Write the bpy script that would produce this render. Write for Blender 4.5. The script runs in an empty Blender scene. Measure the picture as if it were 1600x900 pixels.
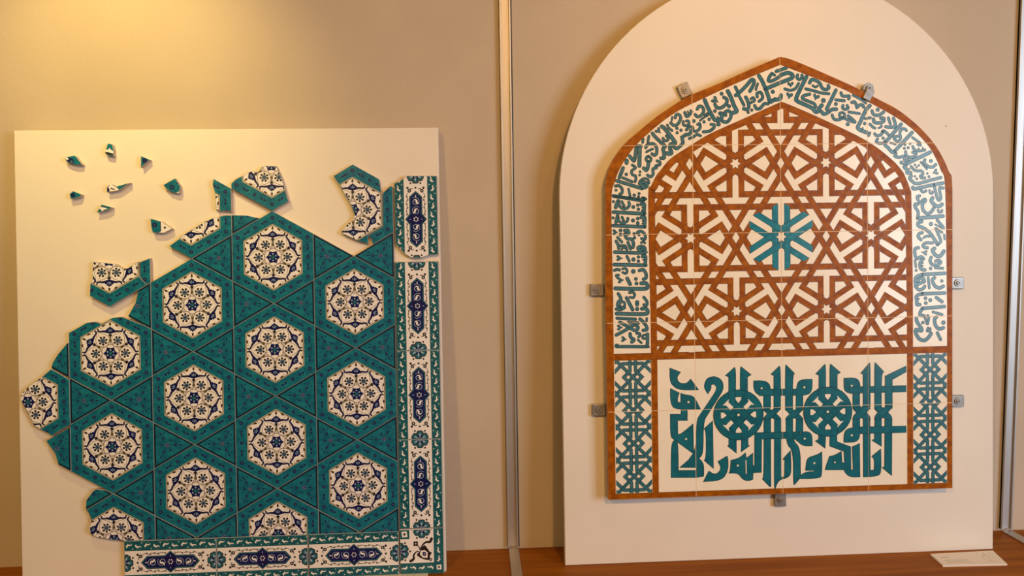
import bpy, math, random
from mathutils import Matrix, Vector
from mathutils.geometry import tessellate_polygon

scene = bpy.context.scene
COL = scene.collection
R = math.radians

# ------------------------------------------------------------------ camera
CAM_ROWS = [[0.998583, 0.019137, -0.049652, 0.0], [-0.050999, 0.077861, -0.995659, -1.75], [-0.015188, 0.996781, 0.078726, 1.578478]]
cam_data = bpy.data.cameras.new('camera')
cam_data.sensor_width = 36.0
cam_data.lens = 1150.627 / 1600 * 36
cam_data.clip_start = 0.05
cam = bpy.data.objects.new('camera', cam_data)
COL.objects.link(cam)
cam.matrix_world = Matrix([CAM_ROWS[0], CAM_ROWS[1], CAM_ROWS[2], [0, 0, 0, 1]])
scene.camera = cam

# ------------------------------------------------------------------ world, lamps, exposure
scene.view_settings.view_transform = 'Standard'
scene.view_settings.look = 'None'
scene.view_settings.gamma = 1
scene.view_settings.exposure = 0.0
scene.view_settings.use_curve_mapping = False
world = bpy.data.worlds.new('gallery_air')
scene.world = world
world.use_nodes = True
bgn = world.node_tree.nodes['Background']
bgn.inputs[0].default_value = (1.0, 0.62, 0.36, 1)
bgn.inputs[1].default_value = 0.06


def aim(o, target):
    d = Vector(target) - o.location
    o.rotation_euler = d.to_track_quat('-Z', 'Y').to_euler()


def spot(name, loc, target, power, angle, blend, color, radius=0.03):
    l = bpy.data.lights.new(name, 'SPOT')
    l.energy = power
    l.spot_size = R(angle)
    l.spot_blend = blend
    l.color = color
    l.shadow_soft_size = radius
    o = bpy.data.objects.new(name, l)
    COL.objects.link(o)
    o.location = loc
    aim(o, target)
    return o


HALO = (1.0, 0.733, 0.218)
spot('halogen_lamp', (-0.80, -0.55, 2.45), (-0.80, 0, 1.85), 27.5, 80, 1.0, HALO, 0.035)
spot('halogen_lamp', (0.60, -0.60, 2.60), (0.60, 0, 1.70), 6.0, 90, 1.0, (1.0, 0.50, 0.10), 0.035)


def area_lamp(name, loc, target, power, size, color):
    l = bpy.data.lights.new(name, 'AREA')
    l.shape = 'RECTANGLE'
    l.size = l.size_y = size
    l.energy = power
    l.color = color
    o = bpy.data.objects.new(name, l)
    COL.objects.link(o)
    o.location = loc
    aim(o, target)


area_lamp('window_daylight', (3.3, -3.0, 1.9), (1.0, 0, 1.2), 76, 1.6, (0.79, 0.89, 1.0))
area_lamp('track_lamp', (0.7, -3.0, 3.1), (0.7, 0, 1.3), 39, 0.2, (1.0, 0.50, 0.145))
area_lamp('track_lamp', (-1.2, -3.0, 3.1), (-0.6, 0, 1.4), 27, 0.2, (1.0, 0.62, 0.20))
area_lamp('front_fill', (0.6, -4.0, 1.4), (0.6, 0, 1.2), 6, 1.6, (1.0, 0.7, 0.5))  # unseen warm fill, added behind the camera to brighten the front

# ------------------------------------------------------------------ traced drawing data (tenths of a millimetre on the tile faces)
INK = """
~72 -3760,6299 -3720,6233 -3703,6174 -3760,6110 -3778,6038 -3747,5972
~57 -3742,6052 -3686,6120 -3627,6096 -3617,6032 -3662,5989 -3708,6010
~63 -3816,5952 -3721,5932 -3618,5977
-78 -3571,6201 -3436,5929
o93 -3331,6094
o93 -3332,6051
o93 -3333,5945
~68 -3176,6207 -3125,6141 -3101,6075 -3119,6025 -3178,6037
~84 -3803,5850 -3459,5831 -3136,5829 -3095,5893 -3135,5949 -3223,5947
~69 -3797,5745 -3607,5729 -3373,5713
~36 -3549,5663 -3432,5649 -3308,5647
~30 -3528,5608 -3418,5624 -3286,5609
~75 -3270,5715 -3212,5663 -3125,5544 -3119,5471 -3200,5456
-54 -3116,5726 -3121,5668
~75 -3817,5363 -3596,5475 -3448,5566 -3360,5571 -3317,5517 -3361,5459 -3449,5483 -3587,5569 -3732,5652
h90 -3749,5532 -3661,5533
h90 -3657,5265 -3569,5256
~75 -3502,5385 -3488,5305 -3415,5245 -3467,5195
~63 -3348,5389 -3289,5388 -3275,5344 -3305,5308
-51 -3323,5243 -3245,5171
~54 -3157,5356 -3213,5328 -3205,5269 -3143,5275
~75 -3806,5101 -3454,5093 -3138,5086 -3109,5121 -3101,5369
o99 -3810,5116
~78 -3827,7241 -3192,7216 -3136,7258 -3154,7338 -3227,7361 -3293,7326 -3257,7278 -3198,7295 -3213,7339
h90 -3742,7102 -3632,7099
-63 -3551,7142 -3499,7030
o93 -3402,7067
o72 -3288,7123
o72 -3290,7029
-81 -3839,6959 -3123,6932
~78 -3137,6940 -3127,7128 -3196,7132
-39 -3180,7056 -3121,7052
~66 -3840,6829 -3782,6850 -3724,6837
~57 -3653,6862 -3584,6868 -3549,6809 -3581,6756 -3651,6778
o99 -3410,6799
~75 -3271,6814 -3185,6832 -3125,6751 -3119,6649 -3178,6618
~60 -3770,6661 -3798,6712 -3747,6719
h93 -3719,6602 -3613,6609
-81 -3551,6643 -3487,6511
o81 -3353,6627
o81 -3340,6523
~87 -3824,6423 -3481,6406 -3144,6403 -3087,6457 -3128,6526 -3230,6524
~60 -3504,6320 -3423,6326 -3387,6270 -3418,6205 -3491,6214
-75 -3832,8502 -3162,8400
~69 -3170,8400 -3115,8428 -3169,8451
o66 -3841,8380
~84 -3792,8250 -3761,8336 -3734,8393
~66 -3732,8386 -3697,8270 -3603,8211 -3515,8243 -3478,8303 -3491,8358
-63 -3652,8378 -3602,8279
o84 -3391,8252
o75 -3288,8294
o75 -3275,8200
-81 -3844,8143 -3137,8097
~78 -3149,8104 -3137,8306 -3210,8311
-42 -3187,8235 -3135,8230
-42 -3195,8170 -3136,8165
o66 -3853,8013
~81 -3789,7919 -3766,7990 -3751,8055
~63 -3744,8026 -3716,7932 -3622,7895 -3534,7936 -3518,8001
-63 -3649,8025 -3621,7962
o87 -3402,7949
o81 -3292,7991
o81 -3293,7890
-78 -3856,7840 -3134,7801
~78 -3144,7808 -3131,8003 -3211,8014
-42 -3183,7939 -3132,7935
-42 -3184,7881 -3133,7877
h96 -3821,7688 -3738,7687
o81 -3689,7730
o81 -3691,7636
~75 -3595,7725 -3522,7724 -3505,7657 -3596,7642
o78 -3377,7645
o72 -3371,7559
~66 -3267,7622 -3300,7677 -3230,7705 -3157,7661 -3122,7576 -3144,7516 -3210,7539
~54 -3219,7445 -3174,7464 -3138,7435
-63 -3757,7572 -3664,7469
~75 -3582,7598 -3539,7540 -3437,7523 -3397,7422 -3410,7342
-69 -3522,7453 -3466,7307
~72 -3791,7486 -3745,7398 -3734,7319
~60 -3687,7383 -3588,7378 -3549,7294
~51 -3666,7303 -3629,7346 -3588,7324
~90 -3527,9297 -3531,9246
-81 -3612,9132 -3698,8918
o75 -3541,8988
-63 -3615,8910 -3412,8821
~63 -3400,9195 -3331,9136 -3417,9063 -3403,8982 -3333,8950 -3324,8877 -3344,8823
o60 -3227,9042
o60 -3236,8970
-78 -3762,8847 -3188,8667
~75 -3196,8670 -3089,8702 -3077,8774 -3143,8815 -3213,8790 -3188,8729 -3141,8739
~54 -3026,8785 -3051,8871 -3142,8890 -3227,8836 -3253,8769
~66 -3792,8729 -3709,8735 -3643,8666 -3642,8579 -3693,8544
o66 -3779,8636
-57 -3492,8656 -3460,8498
o75 -3365,8518
o66 -3255,8553
o66 -3267,8481
-75 -3839,8510 -3163,8386
~69 -3177,8389 -3130,8436 -3184,8451
~63 -3033,9389 -2975,9345 -2988,9284 -3042,9270 -3085,9314 -3077,9361 -3033,9389
~81 -3032,9263 -3043,9162 -3081,9079 -3142,9120
~66 -2833,9282 -2775,9257 -2775,9199 -2861,9172 -2854,9128 -2932,9100 -2929,8988 -2988,8928 -3056,8964
~78 -3459,9396 -3363,9292 -3332,9395 -3308,9567 -3286,9610
-90 -3227,9609 -3240,9179
~75 -3308,9596 -3264,9617 -3198,9616
-60 -3145,9774 -3161,9702
-60 -3016,9837 -3041,9708
~72 -3089,9587 -3056,9644 -2927,9671 -2848,9591 -2842,9462 -2887,9412 -2948,9442
~54 -3076,9486 -3002,9524 -2929,9552
~81 -2932,9901 -2882,9836 -2752,9706 -2651,9611 -2695,9554 -2674,9446 -2676,9352 -2744,9343
~90 -2718,10057 -2646,9999 -2430,9717 -2448,9674 -2526,9643 -2534,9560 -2506,9462 -2562,9438 -2606,9457
h99 -2807,9965 -2735,9892
~66 -2692,9788 -2661,9733 -2590,9747 -2575,9802 -2616,9841
~60 -2589,10085 -2558,10020 -2486,9962
~69 -2409,10249 -2386,10313 -2321,10317 -2283,10233 -2352,10105 -2440,10076 -2510,10132
-48 -2475,10263 -2490,10192
~60 -2227,10161 -2221,10089 -2148,10071 -2096,10114 -2110,10172 -2158,10172
o72 -2375,10011
o72 -2281,9967
o69 -2369,9911
~78 -2053,9958 -2076,9886 -2179,9856 -2253,9799 -2240,9686 -2299,9615 -2388,9555 -2449,9599
-36 -2179,9887 -2162,9841
-36 -2290,9824 -2246,9794
~72 -2188,10362 -2145,10275 -2083,10315 -2034,10382
-39 -2122,10390 -2098,10325
-39 -2063,10418 -2045,10361
~72 -1902,10439 -1864,10500 -1791,10488 -1755,10402 -1808,10302 -1896,10266 -1951,10314
~48 -1838,10184 -1749,10251 -1661,10298 -1675,10341 -1734,10298
o84 -1985,10173
o72 -1751,10150
o75 -1632,10207
~66 -2156,9973 -2089,10042 -2016,10030 -1999,9958 -1929,9940 -1843,10014 -1851,10108 -1895,10094
~63 -2092,9779 -2004,9811 -1915,9868 -1835,9838
~69 -1589,10095 -1519,10081 -1531,10011 -1635,9940 -1768,9927
~90 -1728,10639 -1659,10473 -1529,10228 -1463,10187 -1356,10226 -1337,10324 -1378,10339
-39 -1438,10263 -1424,10198
o81 -1498,10393
h111 -1503,10645 -1405,10579
~78 -1494,10544 -1453,10472 -1350,10468 -1235,10554 -1223,10654 -1289,10698
o84 -1340,10780
o90 -1173,10499
~75 -1252,10297 -1260,10367 -1189,10395 -1131,10337 -1146,10225 -1236,10139 -1336,10166
~90 -1197,10837 -1127,10700 -1063,10527 -998,10389 -1079,10351
o99 -1420,10097
-72 -1022,10929 -957,10799
~81 -1016,10742 -905,10828 -771,10957 -652,11086 -593,11068 -609,10970 -687,10838
-69 -943,10735 -831,10525
~78 -785,10698 -745,10622 -716,10510 -749,10426 -835,10439
~60 -671,10574 -585,10621 -611,10689 -663,10661
o69 -650,10408
o69 -732,10358
~57 -508,10999 -535,10927 -548,10869
~69 -519,10708 -522,10780 -447,10808 -401,10739 -404,10666 -476,10606
~72 -580,10509 -536,10436 -450,10450 -361,10548 -272,10547
~87 -477,11178 -387,11027 -271,10738 -224,10596 -138,10633 3,10657 29,10736
-39 -115,10679 -101,10621
~87 -329,10882 28,11025 281,11124 289,11204 178,11240 29,11195
~75 -178,11227 -238,11148 -256,11066 -164,11066 7,11162
~60 -163,11227 -112,11191
-75 -74,11277 156,11353
o90 -159,10816
~69 418,11193 403,11135 459,11092 519,11135 519,11188
h99 253,10980 257,10911
~63 119,10880 249,10847 368,10890 440,11001
h108 226,10735 206,10645
~90 623,11151 502,10921 385,10676 414,10600 574,10527 752,10442 826,10362 886,10369 919,10438 976,10506
~72 695,10758 553,10721 533,10658 664,10599 798,10540 834,10470
~75 696,11014 744,11086 845,11064 934,11002 993,10889 1083,10860 1143,10903 1128,10949
~54 770,10951 830,10916 882,10945
~66 606,10877 784,10835 963,10785 1142,10765
h108 848,10699 816,10612
o105 1014,10614
-81 1307,10844 1088,10418
~81 964,10365 1020,10307 1110,10335 1215,10407 1316,10413
~69 1426,10782 1458,10716 1545,10709 1617,10709 1605,10646
-66 1303,10627 1503,10604
o84 1305,10532
~66 1472,10498 1463,10440 1521,10408 1589,10439 1567,10497
~60 1446,10338 1506,10306 1498,10241 1446,10227 1393,10256 1394,10318 1446,10338
~69 1217,10279 1261,10192 1363,10173 1468,10216
~69 1483,10219 1617,10157 1745,10118 1707,10171 1595,10259
-63 1606,10349 1855,10311
o90 1580,10073
~72 1679,10566 1739,10577 1784,10507 1799,10452 1859,10504 1934,10503 1949,10460
~60 1710,10729 1889,10634 2006,10552
~87 2099,10488 2008,10390 1872,10114 1815,9998 1872,9937 2022,9880
-39 1932,9983 1909,9925
o90 2286,10395
~72 2151,10371 2188,10286 2309,10271 2422,10340
~78 2183,10182 2206,10112 2308,10096 2413,10124 2429,10194 2357,10202
-63 1996,10193 2110,10214
o75 1977,10084
~66 2100,10069 2160,10010 2217,9977
-60 2100,9872 2069,9807
~51 2308,9980 2368,10005 2371,10034
~69 2214,9849 2262,9805 2367,9830 2420,9913 2530,9832
o81 2405,9899
o75 2412,9745
~66 2537,10208 2557,10138 2582,10068
~75 2655,10198 2692,10093 2684,10006 2564,9992 2473,10007
-84 2835,10060 2465,9657
~81 2465,9672 2460,9587 2532,9522 2622,9425 2683,9451
-84 2683,9448 3092,9868
~66 2280,9729 2249,9674 2321,9629 2435,9640
~66 2959,9916 2926,9950 2850,9950 2805,9859 2820,9742 2759,9669 2684,9714 2669,9769 2744,9783
~51 2581,9639 2638,9627 2701,9604
-60 3104,9754 3273,9635
~60 3265,9643 3291,9579 3231,9592
o60 2925,9595
o66 2910,9510
o66 3000,9524
o60 3046,9615
~66 3109,9549 3152,9475 3273,9445 3394,9470
-36 3243,9511 3265,9460
-36 3341,9525 3364,9466
~69 2940,9431 2955,9346 3060,9301 3166,9341 3182,9402 3109,9414
~69 2716,9389 2686,9334 2788,9303 2891,9329 2924,9229 3000,9257
o90 2841,9186
-87 3515,9413 2924,9141
~84 2954,9138 2912,9083 2969,9020 2981,8950 3057,8949
-39 2999,9030 3033,9034
~72 3394,9243 3378,9180 3469,9091 3576,9075 3652,9130
o84 3538,9215
-51 3300,9188 3439,9033
o57 3158,9131
o57 3249,9116
o54 3199,9076
~66 3068,9093 3166,8999 3314,8987 3348,8916 3290,8873 3317,8829 3393,8828
h99 3651,8960 3563,8926
o54 3454,8930
o66 3492,8856
o54 3158,8867
o60 3203,8808
~75 3773,8831 3560,8782 3211,8698 3090,8758 3032,8829 3075,8873
~81 3818,8705 3560,8661 3165,8581 3107,8611
~69 3608,8676 3681,8383 3727,8312 3772,8368 3742,8586 3830,8588
~63 3301,8547 3347,8502 3423,8531
~51 3502,8545 3517,8474 3575,8473 3575,8514
~87 3575,8367 3547,8297 3620,8208 3727,8169 3800,8217
~72 3268,8418 3213,8390 3255,8286 3347,8255 3407,8299 3392,8340 3334,8314
~72 3225,8225 3160,8226 3167,8155 3232,8051 3224,7911
-87 3224,7904 3821,7943
~78 3334,8209 3349,8094 3452,8004 3544,8047 3605,8131
~57 3704,8086 3729,8037 3790,8043 3800,8080
o96 3536,7767
-72 3688,7853 3833,7681
-45 3642,7751 3795,7672
~81 3318,7826 3235,7798 3242,7727 3376,7666 3513,7561 3619,7412 3692,7292
~69 3695,7292 3771,7365 3711,7528 3653,7659
-57 3665,7654 3799,7568
-54 3851,7511 3863,7415
~75 3330,7568 3257,7547 3234,7477 3299,7409
~57 3368,7457 3433,7488 3500,7480
~72 3570,7331 3409,7331 3348,7269 3390,7228 3451,7220
~87 3619,7202 3576,7158 3649,7042 3756,7025 3844,7135
~75 3238,7223 3158,7198 3157,7065 3207,6976 3299,7015 3360,6970
~81 3329,6956 3276,6856 3298,6738 3390,6707
-42 3299,6878 3344,6873
-42 3291,6804 3341,6804
h84 3405,7105 3287,7125
-57 3157,6932 3177,6784
o66 3184,6703
o78 3527,6741
~75 3542,6997 3515,6926 3557,6837 3679,6817 3768,6874 3725,6922 3649,6906
-66 3641,6758 3817,6740
-81 3862,6624 3329,6604
~81 3344,6607 3194,6555 3164,6459 3194,6377 3290,6413 3371,6441 3351,6508 3267,6514 3209,6451
~75 3164,6338 3255,6250 3358,6290 3386,6334
-63 3469,6528 3496,6290
~81 3621,6525 3568,6464 3633,6332 3740,6286 3829,6325
o78 3794,6448
-81 3862,6165 3328,6160
~81 3343,6163 3198,6115 3198,6000 3205,5914 3266,5910
-42 3198,6044 3248,6043
o84 3404,6055
o84 3411,5944
o90 3518,6008
-78 3663,6065 3798,5966
-81 3854,5853 3327,5819
~78 3342,5822 3289,5758 3274,5672 3357,5648
-63 3583,5733 3797,5669
~60 3380,5648 3441,5461
~60 3457,5654 3483,5594 3456,5461
o78 3342,5493
~84 3187,5593 3205,5511 3311,5345 3288,5304 3177,5330 3177,5244 3253,5120 3372,5076 3464,5134 3537,5233
~54 3464,5368 3441,5295 3510,5293 3517,5352
~81 3663,5609 3620,5561 3647,5412 3739,5336 3828,5360
o99 3831,5482
-72 3685,5248 3762,5090
"""
KUFIC = """
-2600,4583 -2350,4482 -2435,4381 -2418,4278 -2338,4218 -2205,4222 -2122,4319 -1940,4068 -2369,4069 -2538,4172 -2603,4305
-2590,4114 -2385,4006 -2430,3897 -2427,3802 -2358,3778 -2355,3998 -2230,3955 -2082,3937 -2009,3849 -1900,3623 -2470,3631 -2573,3725 -2597,3924
-2602,3525 -2353,3518 -2352,3631 -2204,3627 -2207,3370 -2433,3376 -2432,3060 -2370,3050 -2074,3289 -2069,2596 -2537,2949 -2603,3010
-2590,2866 -2493,2936 -2427,2875 -2427,2224 -2008,2213 -2010,2048 -2599,2067
-1725,3967 -1806,4094 -1805,4197 -1752,4313 -1647,4362 -1528,4359 -1410,4289 -1359,4170 -1375,4039 -1458,3908 -1745,3474 -1836,3330 -1844,2578 -1949,2492 -1868,2408 -1832,2311 -1841,2075 -2010,2048 -2007,2280 -2397,2292 -2007,2612 -1999,3364 -1923,3479 -1584,3956 -1516,4086 -1545,4161 -1604,4192 -1652,4163 -1642,4097
-1620,3346 -1612,2242 -1830,2441 -1782,2487 -1776,3122 -1823,3167
-1293,2524 -1264,2441 -1274,2160 -1433,1958 -1850,1949 -1721,2189 -1595,2104 -1483,2152 -1433,2269 -1510,2402
-1102,4561 -1073,4531 -1078,3942 -1242,3947 -1238,4344 -1313,4378
-946,4572 -716,4382 -799,4333 -802,3935 -974,3940 -969,4543
-1251,2959 -1072,2953 -1076,2584 -1276,2752 -1246,2781
-952,2994 -803,2990 -798,2753 -765,2745 -963,2610
-658,4241 -426,4242 -292,4173 -263,4039 -264,3884 -534,3888 -660,4020
-532,4046 427,4024 426,3880 -534,3894
-429,3896 -264,3891 -266,3596 -432,3541
-57,4565 -27,4535 -34,3560 -192,3564 -186,4350 -253,4381
101,4591 302,4386 256,4333 251,3552 78,3557 86,4576
338,4142 459,4249 715,4243 713,3984 622,3890 494,3879 492,3545 326,3550
-432,3556 -266,3596 -28,3367 -28,3323 -194,3327
-34,3575 -191,3609 -433,3393 -433,3334 -269,3330
78,3557 251,3582 491,3353 490,3308 325,3313
492,3545 327,3580 84,3364 84,3320 250,3315
-426,3349 -268,3344 -273,1787 -296,1780 -474,1964 -436,2015
-178,3342 -28,3338 -35,1995 45,2000 55,2386 10,2409 192,2604 211,2098 142,1981 -99,1930 -173,1731 -198,1754
-645,3044 421,3036 420,2887 -482,2892 -496,2121 -698,2120 -694,2276 -652,2274
92,3334 250,3330 246,2826 426,2672 422,2077 444,1987 277,1806 255,1844 260,2617 88,2756
332,3327 490,3323 489,3026 323,3031
254,2900 489,3041 632,3030 707,2946 705,2700 494,2699 374,2807
-1204,2425 -1010,2463 -866,2585 -842,2458 -691,2572 -682,2260 -696,1964 -805,1930 -939,1972 -1035,2123 -1252,2127 -1221,2188
931,2552 935,2016 867,1936 331,1946 520,2096 762,2103 762,2126 543,2132 567,2355 628,2442 810,2482
1010,4576 1033,4553 1029,3946 871,3950 873,4332 798,4366
1154,4580 1379,4382 1303,4339 1301,3939 1128,3943 1131,4565
858,2971 1024,2922 1007,2639 781,2810 857,2845
1123,3082 1289,3077 1288,2780 1613,2651 1618,2113 1672,2112 1651,2650 1826,2719 1831,1942 1595,1942 1474,2058 1459,2118 1004,2133 1050,2280 1112,2442 1248,2468 1393,2553 1407,2284 1467,2282 1453,2551 1121,2681
1462,4246 1727,4254 1825,4178 1847,4043 1846,3887 1589,3894 1483,3949 1461,4053
1574,4043 2935,4038 2934,3896 1589,3894
1672,3899 1831,3895 1830,3568 1670,3543
2069,4587 2084,4557 2080,3561 1913,3566 1916,4339 1856,4347
2206,4591 2410,4371 2349,4328 2346,3524 2187,3529 2190,4577
2936,4492 2935,4358 2607,4187 2605,3517 2438,3522 2440,4273
1678,3528 1845,3583 2080,3353 2079,3263 1912,3268
2080,3532 1913,3596 1670,3364 1669,3275 1829,3270
2187,3514 2347,3569 2597,3338 2597,3249 2429,3254
2605,3547 2438,3581 2186,3365 2186,3260 2345,3256
1669,3290 1829,3285 1835,2913 1796,2809 1705,2753 1454,2760 1455,2954 1524,3071 1668,3096
1912,3283 2072,3279 2075,2091 2166,2089 2182,2350 2114,2412 2328,2577 2341,2031 2250,1944 1914,1939
2193,3275 2346,3271 2343,2644 2115,2793 2176,2806
2429,3268 2597,3264 2585,1955 2365,2142 2418,2163
1828,3107 2932,3097 2932,2948 1827,2950
"""
KUFIC_DISC = [(-102.0, 346.6, 57.8), (107.5, 348.2, 57.0)]
KUFIC_EYE = [(-224.4, 294.7, 2.5), (-218.0, 379.5, 2.7), (-47.7, 406.4, 2.4), (52.5, 406.3, 2.5), (52.5, 287.4, 2.5), (-104.8, 229.8, 2.5), (74.8, 229.7, 2.5), (123.5, 230.2, 2.1), (164.2, 407.1, 2.4), (163.7, 291.8, 2.5)]
KUFIC_SLIT = [[(-85.6, 241.4), (-85.3, 210.3)], [(-67.6, 255.7), (-67.6, 230.5)]]
OUTER = [(-401.5,859.8),(-400.2,884.2),(-395.5,905.7),(-388.0,922.9),(-373.1,947.1),(-351.0,972.7),(-311.2,1006.0),(-284.7,1026.6),(-262.6,1041.5),(-225.8,1064.2),(-192.0,1080.5),(-144.8,1098.9),(-70.9,1130.9),(-22.0,1150.8),(1.7,1160.8),(37.2,1150.6),(144.2,1105.3),(189.0,1084.1),(234.0,1061.3),(270.1,1042.8),(300.2,1021.5),(328.9,997.1),(357.6,966.2),(378.9,934.4),(395.6,898.3),(404.7,858.5)]
FRAME_IN = [(-389.2,833.8),(-381.3,881.1),(-367.0,915.5),(-344.0,949.7),(-321.8,973.9),(-292.4,999.4),(-262.9,1022.2),(-226.1,1044.9),(-180.4,1066.1),(-134.7,1086.6),(-78.5,1110.8),(1.6,1142.8),(69.7,1117.3),(144.1,1088.7),(171.0,1075.5),(218.9,1051.2),(268.5,1023.9),(309.2,995.8),(345.5,959.0),(363.7,930.9),(377.3,900.0),(387.9,855.7)]
BAND_IN = [(-304.5,844.2),(-298.3,870.1),(-284.9,895.8),(-277.4,904.4),(-252.2,932.9),(-205.0,962.7),(-160.6,988.2),(-86.6,1020.1),(1.0,1057.7),(9.9,1056.9),(93.0,1021.6),(200.6,969.8),(260.7,926.1),(287.8,896.6),(290.8,890.7),(304.4,856.8),(307.3,828.8)]
SHARDS = [
[(-904.3,953.0),(-899.4,957.2),(-882.7,959.9),(-867.2,939.1),(-880.4,939.2),(-891.4,942.2),(-900.9,947.3)],
[(-810.9,986.2),(-801.9,984.0),(-798.7,970.4),(-799.6,957.6),(-814.8,961.3),(-817.5,965.6)],
[(-739.7,957.7),(-720.4,948.9),(-740.2,932.0)],
[(-807.7,896.4),(-789.7,891.2),(-764.5,898.0),(-777.2,889.6),(-788.5,881.9),(-801.0,879.2),(-815.0,877.9),(-814.8,887.9)],
[(-888.3,881.0),(-869.8,873.0),(-874.0,868.0),(-893.5,864.0),(-896.1,874.0)],
[(-826.6,850.3),(-804.5,843.6),(-815.7,836.6),(-838.0,832.7),(-832.3,841.1)],
[(-665.9,906.8),(-655.0,888.8),(-655.8,880.9),(-658.8,873.1),(-668.6,874.4),(-679.0,878.4),(-692.0,892.1)],
[(-721.4,817.5),(-696.4,810.0),(-674.3,793.9),(-692.6,784.9),(-716.4,786.0),(-719.0,793.9)]]
KEEP = {
'c1f':[(-848.3,723.2),(-826.2,720.7),(-798.5,717.4),(-783.4,706.4),(-772.2,707.6),(-750.4,721.5),(-747.5,687.2),(-729.7,666.9),(-753.8,648.8),(-812.7,621.4),(-856.7,642.3),(-854.8,673.5),(-849.7,683.4)],
'c1g':[(-746.2,720.7),(-718.8,731.0),(-718.7,659.5),(-727.7,666.1),(-745.8,687.9)],
'c3f':[(-547.4,888.9),(-531.6,903.8),(-518.0,910.1),(-497.3,921.4),(-481.8,919.8),(-474.5,929.8),(-465.9,932.6),(-441.8,931.6),(-431.0,904.8),(-423.0,874.4),(-417.0,852.7),(-425.0,842.7),(-456.6,823.0),(-517.0,852.6)],
'c2g':[(-580.1,909.4),(-530.5,888.7),(-531.7,822.6),(-548.4,832.2),(-577.3,833.3),(-579.3,876.4),(-584.0,892.2)],
'c2f':[(-682.0,754.7),(-660.7,770.1),(-656.4,775.7),(-601.0,809.3),(-586.8,815.5),(-571.2,819.6),(-557.1,822.3),(-531.7,821.9),(-532.5,779.5),(-632.1,720.9),(-682.2,744.7)],
'c4f':[(-315.4,907.8),(-269.8,934.8),(-213.0,899.3),(-209.2,871.0),(-206.4,864.4),(-207.1,792.6),(-240.5,772.1),(-240.9,753.3),(-262.3,760.1),(-297.8,777.3),(-299.9,781.7),(-286.0,798.9),(-274.4,805.9),(-269.8,820.3),(-278.0,843.6),(-289.1,862.6),(-300.1,884.4)],
'c4g':[(-204.9,868.8),(-188.0,883.8),(-179.5,880.1),(-175.6,778.3),(-228.0,748.7),(-233.5,764.7),(-239.8,771.4),(-205.9,791.9)],
'c1chip':[(-913.4,566.7),(-902.4,566.5),(-863.2,588.3),(-845.2,590.1),(-832.8,584.8),(-807.6,597.8),(-788.1,599.6),(-705.1,564.9),(-709.1,347.8),(-917.3,353.8)],
'c0':[(-964.8,468.6),(-942.4,487.2),(-887.9,452.4),(-890.2,324.6),(-942.4,336.1),(-950.5,344.8),(-965.5,352.3),(-981.9,362.7),(-987.1,377.0),(-1009.6,421.6),(-1009.5,431.5),(-995.5,446.7)],
'c1b':[(-873.6,172.7),(-865.1,181.7),(-809.1,211.1),(-712.6,155.1),(-714.1,76.6),(-790.7,79.4),(-791.7,100.8),(-822.2,104.7),(-852.6,111.5),(-862.2,117.6),(-867.6,124.9),(-866.0,134.8),(-861.6,148.8),(-868.2,167.5)],
't1':[(-928.1,518.8),(-906.9,543.8),(-900.0,543.7),(-901.7,449.9),(-943.9,484.4),(-939.4,500.6)],
't2':[(-956.4,328.0),(-896.4,361.7),(-898.4,253.8),(-929.8,271.8),(-937.6,300.4)],
't3':[(-873.6,173.4),(-872.5,193.3),(-859.1,211.3),(-850.6,218.2),(-795.3,207.8),(-824.1,151.8),(-874.3,170.6)],
't4':[(-775.6,597.9),(-756.9,631.7),(-752.3,653.0),(-751.9,677.3),(-709.7,690.8),(-712.6,533.7),(-788.4,585.3)],
't5':[(-559.9,823.0),(-510.5,821.6),(-479.5,814.0),(-475.8,787.3),(-544.3,752.4),(-560.8,774.2)],
'top':[(-179.5,889.3),(-156.4,901.1),(-156.3,906.4),(-80.4,905.5),(-82.6,726.7),(-106.8,724.7),(-123.8,718.9),(-145.4,720.5),(-158.5,729.2),(-179.7,753.7)]}
CLIPS = [(0.4871, 1.0907), (0.9118, 1.0897), (0.2791, 0.6389), (1.1292, 0.639), (0.2796, 0.3624), (1.1292, 0.3603), (0.7028, 0.1406)]
NAIL = (409.3, 1006.6)

# ------------------------------------------------------------------ materials
MATS = {}


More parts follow.
